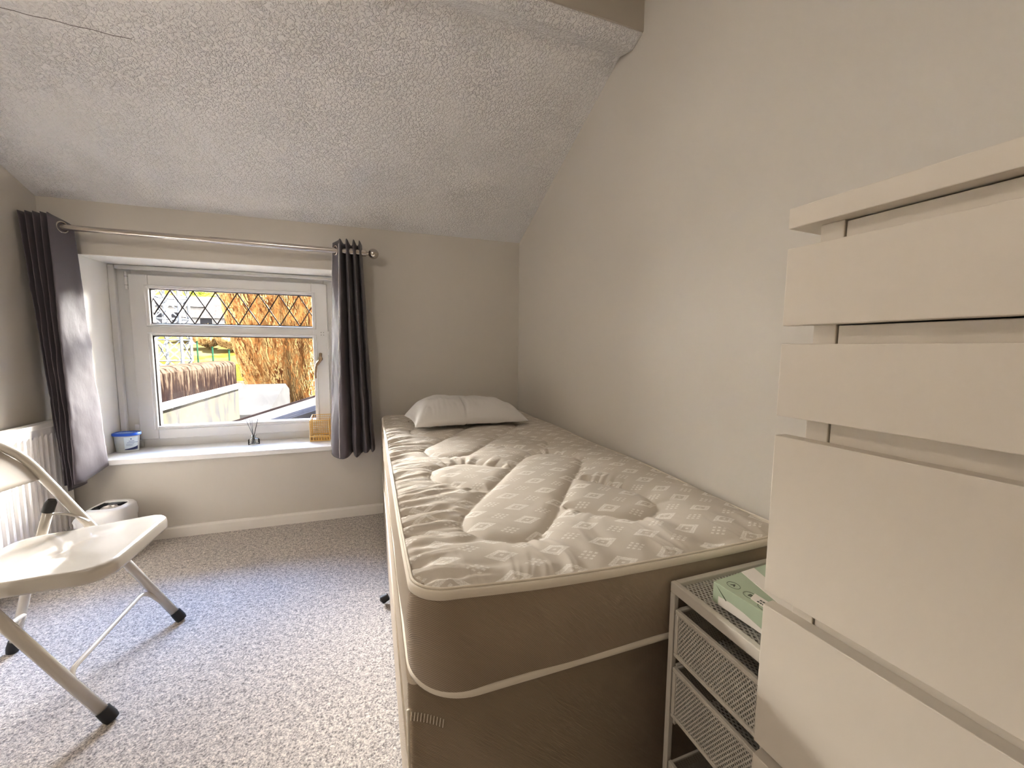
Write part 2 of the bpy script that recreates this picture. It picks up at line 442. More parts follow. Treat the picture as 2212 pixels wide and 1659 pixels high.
# hinges, latch, handle
b = MB().tube([(-2.240, YS-.004, 1.462), (-2.240, YS-.004, 1.366)], .0075, 10)
h = b.build('hinge', M_upvc, win, smooth=40)
b = MB()
for z in (1.437, 1.390): b.tube([(-2.240, YS-.004, z), (-2.240, YS-.004, z-.0015)], .0080, 10)
b.build('hinge_joint', M_gask, h)
b = MB().box((-2.256, YS-.004, .522), (-2.232, YS+.02, .600)); b.box((-2.252, YS-.008, .492), (-2.222, YS+.02, .510))
b.build('hinge', M_upvc, win, bevel=.003)
b = MB().box((-1.268, YS-.012, 1.122), (-1.214, YS-.004, 1.152)); b.box((-1.227, YS-.02, 1.0), (-1.217, YS-.012, 1.135))
lt = b.build('window_restrictor', M_upvc, win, bevel=.002)
b = MB()
for dx in (.008, .022):
    for dz in (.006, .022): b.lathe([(.0022, 0), (.0022, .001)], (-1.268+dx, YS-.0125, 1.122+dz), 8)
b2 = MB()
for dx in (.008, .022):
    for dz in (.006, .022): b2.tube([(-1.268+dx, YS-.0119, 1.122+dz), (-1.268+dx, YS-.0132, 1.122+dz)], .0024, 8)
b2.build('screw', M_gask, lt)
b = MB(); b.tube([(-1.268, YS-.002, .975), (-1.268, YS-.030, .975)], .013, 14)
b.tube(bez([(-1.268, YS-.010, 1.010), (-1.268, YS-.024, .985), (-1.272, YS-.032, .965), (-1.290, YS-.036, .935), (-1.297, YS-.036, .890), (-1.298, YS-.034, .852)]), [.009]*8+[.012]*8+[.010]*8+[.007]*8+[.0055]*8+[.0045], 12)
b.build('window_handle', M_bronze, win, smooth=50)
b = MB().box((WX0+.004, -.040, .434), (WX1-.002, .0, .463)); b.box((WX0+.004, .0, .434), (WX1-.004, YS+.012, .463))
b.build('window_sill', m_plain('white_sill_gloss', srgb(236, 234, 231), .25, .02), win, bevel=.005, seg=3)

# ---------------------------------------------------------------- curtain rod and curtains
rod = empty('curtain_rod', (-1.65, -.105, 1.59), label='long satin chrome curtain rod with a ball finial above the window', cat='curtain rod', mat=MW)
RM = Matrix.Translation((1.65, .105, -1.59))
def rz(x): return 1.602+(x+2.33)/(1.42)*(-.013)
def Lx(p): return (p[0]+1.65, p[1]+.105, p[2]-1.59)
def rodm(b): b.v = [Lx(v) for v in b.v]; return b
rodm(MB().tube([(-2.42, -.105, rz(-2.42)), (-1.70, -.105, rz(-1.7))], .0138, 20)).build('rod_inner', M_chrome, rod, smooth=50)
rodm(MB().tube([(-1.72, -.105, rz(-1.72)), (-.985, -.105, rz(-.985))], .0160, 20)).build('rod_outer', M_chrome, rod, smooth=50)
fin = rodm(MB().tube([(-.990, -.105, rz(-.98)), (-.968, -.105, rz(-.98)), (-.967, -.105, rz(-.98)), (-.955, -.105, rz(-.98))], [.0185, .0185, .010, .009], 18))
b2 = MB().ball((-.928, -.105, rz(-.95)), .029, 28); rodm(b2); fin.add(b2.v, b2.f)
fin.build('finial', M_chrome, rod, smooth=40)
for x in (-2.40, -1.045):
    b = MB().tube([(x, -.001, rz(x)), (x, -.105, rz(x))], .007, 10); b.tube([(x, -.001, rz(x)), (x, -.008, rz(x))], .026, 18)
    b.tube([(x-.008, -.105, rz(x)), (x+.008, -.105, rz(x))], .0200, 16)
    rodm(b).build('wall_bracket', M_chrome, rod, smooth=50)

def curtain(name, top, bot, zt, zb, label, nper=10, nv=60, mid=None, hem=0, seed=1):
    """cloth lofted between a folded plan line at the top and one at the bottom"""
    rt_ = empty(name, (0, 0, 0), label=label, cat='curtain', mat=MW)
    A = bez([(x, y, 0) for x, y in top], nper); B = bez([(x, y, 0) for x, y in bot], nper)
    n = len(A); b = MB()
    C_ = bez([(x, y, 0) for x, y in mid], nper) if mid else None
    def fn(u, v):
        i = min(int(round(u*(n-1))), n-1)
        if C_: p = (A[i].lerp(C_[i], v*2) if v < .5 else C_[i].lerp(B[i], v*2-1))
        else: p = A[i].lerp(B[i], v)
        zb_ = zb(u) if callable(zb) else zb; zt_ = zt(u) if callable(zt) else zt
        z = zt_+(zb_-zt_)*v
        w = .0055*v*(1-.3*v)
        nx = noise.noise(Vector((u*9+seed, z*5, 0)))*w*2; ny = noise.noise(Vector((u*11, z*7+seed*3, 5)))*w*2
        k = .0022*min(1, v*3); nx += k*noise.noise(Vector((u*26, z*30, 2))); ny += k*noise.noise(Vector((u*30, z*24, 8)))
        return (p.x+nx, p.y+ny, z)
    b.grid(fn, n, nv)
    o = b.build('cloth', M_curt, rt_, smooth=True)
    s = o.modifiers.new('thick', 'SOLIDIFY'); s.thickness = .0022
    return rt_, fn, n
topL = [(-2.436, -.045), (-2.434, -.110), (-2.424, -.152), (-2.414, -.105), (-2.408, -.065), (-2.401, -.110), (-2.396, -.158), (-2.386, -.110), (-2.381, -.065), (-2.374, -.110),
        (-2.369, -.160), (-2.359, -.110), (-2.354, -.065), (-2.347, -.110), (-2.342, -.162), (-2.334, -.128), (-2.330, -.120), (-2.320, -.160), (-2.312, -.146), (-2.298, -.088), (-2.288, -.052)]
botL = [(-2.358, -.040), (-2.356, -.090), (-2.354, -.150), (-2.350, -.100), (-2.348, -.065), (-2.345, -.110), (-2.342, -.165), (-2.338, -.110), (-2.335, -.065), (-2.331, -.110),
        (-2.327, -.170), (-2.322, -.110), (-2.318, -.065), (-2.314, -.120), (-2.310, -.182), (-2.304, -.150), (-2.300, -.150), (-2.288, -.196), (-2.272, -.172), (-2.254, -.105), (-2.240, -.045)]
botL = [(-2.240+(x+2.240)*1.04, y) for x, y in botL]
zbL = lambda u: .375+.02*math.sin(u*9)+(.055 if u > .9 else 0)*((u-.9)/.1)+(.07*(1-u/.25) if u < .25 else 0)
cl, fnL, nL = curtain('curtain', topL, botL, lambda u: 1.652-.030*max(0, (u-.88)/.12), zbL, 'dark grey eyelet curtain bunched in the left corner of the window')
# eyelets where the rod goes through the cloth
def ring(cx, cy, cz, nrm, parent, r0=.024, r=.0042):
    n = Vector(nrm).normalized(); u = n.cross(Vector((0, 0, 1))).normalized(); v = n.cross(u)
    b = MB(); pts = [Vector((cx, cy, cz))+u*math.cos(a)*r0+v*math.sin(a)*r0 for a in [2*PI*k/24 for k in range(25)]]
    b.tube(pts, r, 8, cap=False); return b.build('eyelet', M_chrome, parent, smooth=True)
ring(-2.301, -.106, rz(-2.29), (.94, -.34, 0), cl)
topR = [(-1.060, -.050), (-1.128, -.055), (-1.146, -.068), (-1.140, -.090), (-1.112, -.130), (-1.098, -.160), (-1.090, -.09), (-1.080, -.06), (-1.071, -.155), (-1.062, -.165), (-1.054, -.07),
        (-1.045, -.06), (-1.034, -.155), (-1.026, -.16), (-1.018, -.07), (-1.010, -.075), (-1.002, -.155), (-.994, -.12), (-.990, -.075)]
botR = [(-1.10, -.050), (-1.168, -.052), (-1.190, -.066), (-1.176, -.100), (-1.150, -.145), (-1.118, -.175), (-1.090, -.165), (-1.074, -.08), (-1.060, -.150), (-1.040, -.172), (-1.026, -.09),
        (-1.014, -.08), (-1.002, -.155), (-.986, -.165), (-.976, -.08), (-.968, -.08), (-.960, -.145), (-.952, -.115), (-.948, -.07)]
zbR = lambda u: (.452 if u < .12 else .418)+.028*max(0, (u-.45)/.55)+.008*math.sin(u*20)
cr, fnR, nR = curtain('curtain', topR, botR, lambda u: 1.642+.004*math.sin(u*30), zbR, 'dark grey eyelet curtain hanging between the window and the bed', seed=4)
ring(-1.128, -.112, rz(-1.12), (-.85, -.5, 0), cr)
# pale hem lines on the leading edge of the right curtain
M_hem = m_plain('pale_lining_edge', srgb(214, 208, 208), .6)
for uu, rr_ in ((.115, .0016), (.245, .0022)):
    pts = []
    for k in range(50):
        p = Vector(fnR(uu, .02+.975*k/49)); pts.append(p+Vector((-.002, -.0025, 0)))
    MB().tube(pts, rr_, 6).build('hem_edge', M_hem, cr, smooth=True)

# ---------------------------------------------------------------- radiator
RY1, RY0, RZ0, RZ1, RX = .0, -1.02, .115, .692, -2.385
rad = empty('radiator', (XL, -.5, 0), label='white ribbed panel radiator on the left wall behind the folding chair', cat='radiator')
RO = Vector((XL, -.5, 0))
def ro(b): b.v = [tuple(Vector(v)-RO) for v in b.v]; return b
b = MB(); pts = []; y = RY1-.028; pitch = .0325
prof = [(RY1-.004, RX)]
while y-pitch > RY0+.02:
    for (f, d) in ((0, 0), (.14, 0), (.30, -.0085), (.62, -.0085), (.78, 0)):
        prof.append((y-f*pitch, RX+d))
    y -= pitch
prof.append((RY0+.004, RX))
zs = [(RZ0, 0), (RZ0+.03, 0), (RZ0+.045, 1), (RZ1-.065, 1), (RZ1-.052, 0), (RZ1-.018, 0), (RZ1-.010, 0)]
vs = []; 
for z, k in zs:
    for (yy, xx) in prof: vs.append(((RX+(xx-RX)*k), yy, z))
n = len(prof)
b.add(vs, [(j*n+i, j*n+i+1, (j+1)*n+i+1, (j+1)*n+i) for j in range(len(zs)-1) for i in range(n-1)])
ro(b).build('ribbed_panel', M_rad, rad, smooth=35)
ro(MB().box((XL+.022, RY0+.004, RZ0), (RX-.012, RY1-.004, RZ1-.02))).build('rear_panel', M_rad, rad, bevel=.004)
b = MB().box((XL+.018, RY0, RZ1-.012), (RX+.004, RY1, RZ1)); b.box((RX-.002, RY0, RZ1-.022), (RX+.004, RY1, RZ1-.006))
ro(b).build('top_grille', M_rad, rad, bevel=.002)
for yy in (RY0, RY1-.003): ro(MB().box((XL+.018, yy, RZ0+.01), (RX+.003, yy+.003, RZ1-.008))).build('side_cover', M_rad, rad)
for yy in (RY0+.15, RY1-.15): ro(MB().box((XL+.001, yy-.02, .2), (XL+.03, yy+.02, .6))).build('wall_bracket', M_rad, rad)
ro(MB().tube(fillet([(XL+.045, RY0+.03, RZ0+.02), (XL+.045, RY0+.03, 0)], .01), .0075, 10)).build('pipe', M_rad, rad, smooth=40)

# ---------------------------------------------------------------- pedal bin
bn = empty('waste_bin', (-2.195, -.135, 0), R(-6), label='small white swing-top waste bin below the window beside the radiator', cat='bin')
H = .215
def binplan(s, z, seg=40): return (s, z)
b = MB().lathe([(.094, 0), (.098, .004), (.108, H)], (0, 0, 0), 48, sx=1.0, sy=.74, p=3.2)
b.build('bin_body', M_bin, bn, smooth=40)
# lid: domed rim sloping up to the back with an opening
b = MB(); seg = 48; rings = []
def sup(a, r, p=3.2):
    ca, sa = math.cos(a), math.sin(a); q = (abs(ca)**p+abs(sa)**p)**(-1/p); return r*ca*q, r*sa*q*.74
def lidz(x, y): return H+.062-.055*max(0, (-x-.03)/.08)**1.6-.18*max(0, -y-.02)*.6
vs = []
for (r, k) in ((.110, 0), (.111, .35), (.106, .85), (.098, 1), (.072, 1.02), (.070, .9)):
    for i in range(seg):
        x, y = sup(2*PI*i/seg, r)
        if r < .08: x = x*.95+.012
        z = H+(lidz(x, y)-H)*k
        vs.append((x, y, z))
nr = 6
b.add(vs, [(j*seg+i, j*seg+(i+1) % seg, (j+1)*seg+(i+1) % seg, (j+1)*seg+i) for j in range(nr-1) for i in range(seg)])
b.build('bin_lid', M_bin, bn, smooth=50)
b = MB()
def lin(u, v):
    a = 2*PI*u; x, y = sup(a, .0705*v+.0001); x = x*.95+.012
    return (x, y, lidz(x, y)-.006-.03*(1-v**3)+.004*noise.noise(Vector((x*40, y*40, 1))))
b.grid(lin, 49, 12); b.build('bag_liner', M_foil, bn, smooth=True)
wr = empty('crumpled_wrapper', (-2.175, -.135, .249), 0, label='crumpled shiny wrapper lying in the opening of the white bin', cat='rubbish')
b = MB()
def wrp(u, v):
    a = 2*PI*u; t_ = PI*v; r = .026*(1+.45*noise.noise(Vector((math.cos(a)*2, math.sin(a)*2, t_*2))))
    return (r*math.sin(t_)*math.cos(a)*1.5, r*math.sin(t_)*math.sin(a), .6*r*math.cos(t_)+.006)
b.grid(wrp, 24, 12); b.build('wrapper_foil', M_foil2, wr, smooth=30)

# ---------------------------------------------------------------- bed
BW, BL = .908, 1.925
bed = empty('divan_bed', (-BW/2, -BL/2, 0), label='beige fabric divan bed base along the right wall', cat='bed base')
BO = Vector((-BW/2, -BL/2, 0))
def bo(b): b.v = [tuple(Vector(v)-BO) for v in b.v]; return b
def rrect(x0, x1, y0, y1, r, n=8):
    out = []
    for cx, cy, a0 in ((x1-r, y1-r, 0), (x0+r, y1-r, 90), (x0+r, y0+r, 180), (x1-r, y0+r, 270)):
        for k in range(n+1):
            a = R(a0+90*k/n); out.append((cx+r*math.cos(a), cy+r*math.sin(a)))
    return out
YD = -1.865; ZD = .442
b = MB(); pl = rrect(-BW, -.012, YD, -.025, .016, 4)
def loft(b, rings, cap0=True, cap1=True):
    n = len(rings[0]); vs = [v for r in rings for v in r]
    fs = [(i*n+k, i*n+(k+1) % n, (i+1)*n+(k+1) % n, (i+1)*n+k) for i in range(len(rings)-1) for k in range(n)]
    if cap0: fs.append(tuple(range(n-1, -1, -1)))
    if cap1: fs.append(tuple((len(rings)-1)*n+k for k in range(n)))
    b.add(vs, fs); return b
loft(b, [[(x, y, z) for x, y in pl] for z in (.012, .10, .25, .40, ZD)])
bo(b).build('base_cover', M_side, bed, smooth=40)
# vertical seams and light piping on the long side
b = MB().tube([(-BW-.0005, -.06, .300), (-BW-.0005, YD+.01, .300)], .0035, 6)
bo(b).build('side_piping', M_pip, bed, smooth=True)
b = MB().tube([(-BW-.0005, YD-.0005, .02), (-BW-.0005, YD-.0005, ZD-.045)], .0028, 6)
bo(b).build('corner_seam', M_pip, bed, smooth=True)
b = MB()
for k in range(11):
    x = -BW+.004+k*.0058; z = .385-.0022*k-.0004*k*k*.3
    b.tube([(x, YD-.001, z-.010), (x+.002, YD-.001, z+.006)], .0009, 5)
bo(b).build('frayed_stitching', M_pip, bed, smooth=True)
for x in (-BW+.06, -.10):
    for y in (YD+.08, -.14):
        bo(MB().lathe([(.02, 0), (.024, .013)], (x, y, 0), 14)).build('foot', M_black, bed, smooth=40)
bo(MB().tube([(-BW-.006, -.93, .028), (-BW-.03, -.93, .018), (-BW-.034, -.93, .014)], [.014, .017, .008], 12)).build('castor', M_black, bed, smooth=40)

# mattress: top surface is a dense quilted height field
mt = empty('mattress', (-BW/2, -BL/2, .445), label='quilted mattress with diamond motif cover on the beige bed base', cat='mattress')
MO = Vector((-BW/2, -BL/2, .445))
def mo(b): b.v = [tuple(Vector(v)-MO) for v in b.v]; return b
MX0, MX1, MY0, MY1, ZM = -.903, -.018, -1.928, -.045, .628
CR = .058
def edge_z(x, y):
    """piping height: mattress edge sags and lifts"""
    fx = (x-MX0)/(MX1-MX0)
    f = max(0, min(1, (-1.55-y)/.38))            # towards the foot end
    e = .026*f*(1-fx)**2 - .012*f*math.sin(fx*PI)**2 - .010*f*fx
    return ZM+e*.9+.003*math.sin(y*9+1)+.002*math.sin(x*11)
def pill(p, a, b_, r):
    pa = p-a; ba = b_-a; h_ = max(0, min(1, pa.dot(ba)/ba.dot(ba))); q = pa-ba*h_; d = q.length
    return d-r, (a+ba*h_)+(q/d*r if d > 1e-6 else Vector((r, 0)))
PILLS = []
for cy, dgn in ((-1.455, 1), (-.745, 1), (-.035, 1)):
    PILLS.append((Vector((-.652, cy-.205)), Vector((-.330, cy+.205)), .108))   # on top
    PILLS.append((Vector((-.675, cy+.175)), Vector((-.320, cy-.185)), .108))   # below it
def rdist(x, y, r=CR):
    hx, hy = (MX1-MX0)/2, (MY1-MY0)/2; cx, cy = (MX0+MX1)/2, (MY0+MY1)/2
    qx, qy = abs(x-cx)-hx+r, abs(y-cy)-hy+r
    return -(math.hypot(max(qx, 0), max(qy, 0))+min(max(qx, qy), 0)-r)       # positive inside
def quilt(x, y):
    p = Vector((x, y)); h = 0.0
    d = rdist(x, y)
    crown = .016*(1-math.exp(-max(d, 0)/.05))                                  # rises from the piping
    h += crown
    best = 9; inside = None
    for k in range(0, 6, 2):
        dA, cA = pill(p, *PILLS[k]); dB, cB = pill(p, *PILLS[k+1])
        if dA < 0: s, c, typ = dA, cA, 'in'
        else:
            if dB < 0:
                if dA < -dB: s, c, typ = -dA, cA, 'in'
                else: s, c, typ = dB, cB, 'in'
            else:
                s, c, typ = (dA, cA, 'out') if dA < dB else (dB, cB, 'out')
        if typ == 'in': inside = (s, c); 
        if abs(s) < abs(best): best = s; bc = c; bt = typ
    s = abs(best)
    if inside:
        s = abs(inside[0]); h += .013*(1-math.exp(-(s/.020)))-.011
    else:
        h += .016*(1-math.exp(-(s/.035)))-.011
        # puckers running away from the seam
        w_ = noise.noise(Vector((bc[0]*34, bc[1]*34, 3.1)))
        h += .0085*(abs(w_)*2-.45)*math.exp(-s/.06)*min(1, s/.006)
    # gathers square to the long edges
    for dist, cc, am in ((x-MX0, (y*27, 1.3), 1.2), (MX1-x, (y*17, 7.7), .6), (y-MY0, (x*18, 4.2), .75)):
        g = noise.noise(Vector((cc[0]+.6*noise.noise(Vector((x*9, y*9, 0))), cc[1]+dist*2.2, dist*3)))
        h += am*.019*(.30-abs(g)*1.7)*math.exp(-max(dist-.01, 0)/.095)*min(1, dist/.022)*(.3 if inside else 1)
        h -= am*.0060*math.exp(-(g/.055)**2)*math.exp(-max(dist-.015, 0)/.085)*min(1, dist/.02)*(.3 if inside else 1)
    h += .0012*noise.noise(Vector((x*30, y*30, 9)))+.004*noise.noise(Vector((x*4, y*4, 2)))
    # shallow cross creases
    return h
b = MB(); NX, NY = 226, 450
def topfn(u, v):
    # map the square onto the rounded rectangle
    x = MX0+u*(MX1-MX0); y = MY0+v*(MY1-MY0)
    d = rdist(x, y)
    if d < .004:
        # pull points to the rounded outline
        cx = min(max(x, MX0+CR), MX1-CR); cy = min(max(y, MY0+CR), MY1-CR)
        v2 = Vector((x-cx, y-cy)); L = v2.length
        if L > CR-.004:
            v2 = v2/L*(CR-.004); x, y = cx+v2.x, cy+v2.y
        d = rdist(x, y)
    return (x, y, edge_z(x, y)+quilt(x, y)-.002)
b.grid(topfn, NX, NY)
mo(b)
o = b.build('quilted_top', M_dam, mt, smooth=True)
o.data.transform(Matrix.Identity(4))
# keep pattern coordinates in room units
o.data.transform(Matrix.Translation(MO)); o.location = -MO
# border
b = MB(); rings = []
pl = rrect(MX0, MX1, MY0, MY1, CR, 14)
# subdivide long sides
def dens(pl, step=.03):
    out = []
    for i in range(len(pl)):
        a, c = Vector(pl[i]), Vector(pl[(i+1) % len(pl)]); n = max(1, int((c-a).length/step))
        for k in range(n): out.append(tuple(a.lerp(c, k/n)))
    return out
def rr_pts(r):
    out = []
    cs = ((MX1-r, MY1-r, 0), (MX0+r, MY1-r, 90), (MX0+r, MY0+r, 180), (MX1-r, MY0+r, 270))
    for q, (cx, cy, a0) in enumerate(cs):
        for k in range(15):
            a = R(a0+90*k/14); out.append((cx+r*math.cos(a), cy+r*math.sin(a)))
        a = R(a0+90); e0 = Vector((cx+r*math.cos(a), cy+r*math.sin(a))); cx2, cy2, a2 = cs[(q+1) % 4]; a = R(a2)
        e1 = Vector((cx2+r*math.cos(a), cy2+r*math.sin(a))); n = 30 if q in (0, 2) else 60
        for k in range(1, n): out.append(tuple(e0.lerp(e1, k/n)))
    return out
def nrm2(i, pts):
    a = Vector(pts[i-1]); c = Vector(pts[(i+1) % len(pts)]); d = c-a; return Vector((d.y, -d.x)).normalized()
pl = rr_pts(CR)
cxm, cym = (MX0+MX1)/2, (MY0+MY1)/2
Z0 = .447
for t_ in [i/12 for i in range(13)]:
    ring_ = []; P_ = rr_pts(CR+.052*(1-t_)**1.2)
    for i_, (x, y) in enumerate(P_):
        zt_ = edge_z(x, y)-.004; z = Z0+.006+(zt_-Z0-.006)*t_
        bul = .008*math.sin(PI*t_)+.004*noise.noise(Vector((x*7, y*7, z*14)))-.006*math.exp(-((t_-.42)/.10)**2)*math.exp(-((x-MX0)**2+(y-MY0)**2)/.01)
        n2 = nrm2(i_, P_); ring_.append((x+n2.x*bul, y+n2.y*bul, z))
    rings.append(ring_)
loft(b, rings); mo(b).build('border', M_side, mt, smooth=60)
def piping(name, zf, r, off=0, flat=1.0, hgt=None, rad=CR):
    vs = []; seg = 8; b = MB(); P_ = rr_pts(rad); n = len(P_)
    for i_, (x, y) in enumerate(P_):
        n2 = nrm2(i_, P_); rr = r*(1+.14*noise.noise(Vector((x*22, y*22, 1))))
        for i in range(seg):
            a = 2*PI*i/seg
            vs.append((x+n2.x*(off+math.cos(a)*rr*flat), y+n2.y*(off+math.cos(a)*rr*flat), zf(x, y)+math.sin(a)*(hgt or rr)))
    fs = [(j*seg+i, j*seg+(i+1) % seg, ((j+1) % n)*seg+(i+1) % seg, ((j+1) % n)*seg+i) for j in range(n) for i in range(seg)]
    b.add(vs, fs); return mo(b).build(name, M_pip, mt, smooth=True)
piping('top_piping', lambda x, y: edge_z(x, y)-.006, .0045, -.0005, .9, .0095)
piping('top_seam_cord', lambda x, y: edge_z(x, y)+.004, .0024, -.004)
piping('bottom_piping', lambda x, y: Z0+.007, .0045, .000, .9, .0078, CR+.052)

# pillow
pw = empty('pillow', (-.455, -.31, .640), R(4), label='plump white pillow at the window end of the bed', cat='pillow')
b = MB(); HX, HY, HZ = .300, .200, .122
def pil(sgn):
    def fn(u, v):
        a, c = u*2-1, v*2-1
        px = 1-.075*(1-c*c)**1.0*abs(a)**3*1.0; py = 1-.10*(1-a*a)*abs(c)**3
        x, y = a*HX*(1-.06*(1-c*c)), c*HY*(1-.10*(1-a*a))
        t_ = (max(0, 1-abs(a)**5.0)**.60)*(max(0, 1-abs(c)**2.8)**.55)
        z = t_*HZ*(1.0 if sgn > 0 else .13)*(1-.10*a)
        e = 1-t_
        wv = noise.noise(Vector((a*5, c*3, sgn)))*.010*t_
        r_ = noise.noise(Vector((a*11, c*1.5, 4)))
        rr = noise.noise(Vector((math.atan2(c, a)*5, 2.2, 1)))
        z += wv-.020*max(0, .22-abs(r_))*max(0, -c+.25)*t_ - .018*(max(0, .22-abs(rr)))*t_*(a**4)
        if abs(a+.12) < .06 and c < .1: z -= .026*math.exp(-((a+.12)/.020)**2)*t_*min(1, (.1-c)*2)
        return (x, y, HZ*.13+sgn*z)
    return fn
b.grid(pil(1), 90, 70); b2 = MB().grid(pil(-1), 90, 70); b.add(b2.v, b2.f)
o = b.build('pillow_case', M_pill, pw, smooth=True)
o.data.materials.clear(); o.data.materials.append(M_pill)
bm = bmesh.new(); bm.from_mesh(o.data); bmesh.ops.remove_doubles(bm, verts=bm.verts, dist=.0005); bmesh.ops.recalc_face_normals(bm, faces=bm.faces); bm.to_mesh(o.data); bm.free()
for p_ in o.data.polygons: p_.use_smooth = True
pw.rotation_euler = (R(-1.2), R(.8), R(3)); pw.location = (-.480, -.445, .651)

# ---------------------------------------------------------------- tall chest of drawers
DT = R(-2.47)
dm = Matrix.Translation((-.437, -2.168, 0)) @ Matrix.Rotation(0, 4, 'Z')
def dres():
    # local frame: +a away from the far-left front corner along the front (towards -y), b into the depth (+x)
    t_ = empty('chest_of_drawers', (-.437, -2.168, 0), label='tall white chest of drawers standing against the right wall', cat='chest of drawers')
    ang = R(2.47)
    def P(b):
        out = []
        for (a, d, z) in b.v:
            x = d*math.cos(ang)+a*math.sin(ang)*1.0; y = -a*math.cos(ang)+d*math.sin(ang)*1.0
            out.append((x, y, z))
        b.v = out; return b
    W, D = .80, .385
    P(MB().box((0, 0, 1.2125), (W, D, 1.2385))).build('top_panel', M_dres, t_, bevel=.0012)
    P(MB().box((.028, .020, 0), (.054, D-.005, 1.2125))).build('side_panel', M_dres, t_, bevel=.001)
    P(MB().box((W-.054, .020, 0), (W-.028, D-.005, 1.2125))).build('side_panel', M_dres, t_, bevel=.001)
    P(MB().box((.054, D-.012, .02), (W-.054, D-.006, 1.21))).build('back_panel', M_dres, t_)
    P(MB().box((.054, .06, .0), (W-.054, .078, .035))).build('plinth', M_dres, t_)
    zz = [(1.087, 1.187, 1.2105), (.966, 1.063, 1.0855), (.715, .939, .9645), (.480, .694, .7060), (.248, .460, .472), (.020, .228, .240)]
    for (z0, z1, zt_) in zz:
        dw = P(MB().box((.0555, .022, z0+.004), (W-.0555, .040, zt_))).build('drawer', M_dres, t_, bevel=.001)
        b = MB().box((.07, .040, z0+.004), (W-.07, D-.03, z1-.03)); P(b)
        P(MB().box((.001, 0, z0), (W-.001, .0215, z1))).build('drawer_front', M_dres, dw, bevel=.0012)
    return t_
dres()

# ---------------------------------------------------------------- white mesh drawer unit
ux0, ux1, uy0, uy1, uz = -.395, -.055, -2.160, -1.944, .587
un = empty('mesh_drawer_unit', (ux0, uy1, 0), label='low white steel drawer unit with mesh drawers between bed and chest', cat='drawer unit')
UO = Vector((ux0, uy1, 0))
def uo(b): b.v = [tuple(Vector(v)-UO) for v in b.v]; return b
g = .012
b = MB().box((ux0, uy0, uz-.022), (ux0+g, uy1, uz)); b.box((ux1-g, uy0, uz-.022), (ux1, uy1, uz))
b.box((ux0+g, uy1-g, uz-.022), (ux1-g, uy1, uz)); b.box((ux0+g, uy0, uz-.022), (ux1-g, uy0+g, uz))
uo(b).build('top_rim', M_unit, un, bevel=.002)
uo(MB().box((ux0+g, uy0+g, uz-.010), (ux1-g, uy1-g, uz-.009))).build('top_mesh', M_meshtop, un)
for x in (ux0, ux1-g):
    for y in (uy1-g, uy0):
        uo(MB().box((x, y, 0), (x+g, y+g, uz-.022))).build('leg', M_unit, un, bevel=.002)
for zr in (.520, .400, .280, .150):
    for y in (uy1-g-.004, uy0+g-.002):
        uo(MB().box((ux0+g, y, zr), (ux1-g, y+.006, zr+.012))).build('runner', M_unit, un)
for (z0, z1) in ((.438, .537), (.306, .414), (.100, .205)):
    ya, yb = uy0+.014, uy1-.017
    b = MB().box((ux0-.001, ya, z1-.009), (ux0+.007, yb, z1)); b.box((ux0-.001, ya, z0), (ux0+.007, yb, z0+.008))
    b.box((ux0-.001, ya, z0+.008), (ux0+.007, ya+.008, z1-.009)); b.box((ux0-.001, yb-.008, z0+.008), (ux0+.007, yb, z1-.009))
    b.box((ux0+.007, ya, z1-.008), (ux1-.02, ya+.005, z1-.002)); b.box((ux0+.007, yb-.005, z1-.008), (ux1-.02, yb, z1-.002)); b.box((ux1-.025, ya+.005, z1-.008), (ux1-.02, yb-.005, z1-.002))
    dw = uo(b).build('mesh_drawer', M_unit, un, bevel=.0015)
    uo(MB().box((ux0+.002, ya+.008, z0+.008), (ux0+.003, yb-.008, z1-.009))).build('front_mesh', M_meshfr, dw)
    for q in (yb-.002, ya+.001): uo(MB().box((ux0+.007, q, z0), (ux1-.02, q+.001, z1-.008))).build('side_mesh', M_meshsd, dw)
    uo(MB().box((ux0+.007, ya+.002, z0), (ux1-.02, yb-.002, z0+.001))).build('base_mesh', M_meshtop, dw)

# green carton on the unit
cb = empty('green_carton', (-.368, -2.022, uz), R(4), label='pale green cardboard box lying on the white mesh drawer unit', cat='box')
bw, bd, bh = .235, .135, .040
b = MB().prism([(0, 0), (-.006, .004), (-.002, bh), (0, bh)], 'y', 0, 0)
b = MB().box((0, -bd, .002), (bw, 0, bh))
# flap end slightly tilted
b.build('carton', M_green, cb, bevel=.0008)
# white wave printed on the front face (local -x side) and a lower white part
poly = [(-.012, .002), (-.012, .018), (-.035, .0195), (-.060, .017), (-.085, .012), (-.110, .0065), (-.128, .002)]
MB().prism([(y, z) for y, z in poly], 'x', -.0006, .0).build('white_print', M_cartw, cb)
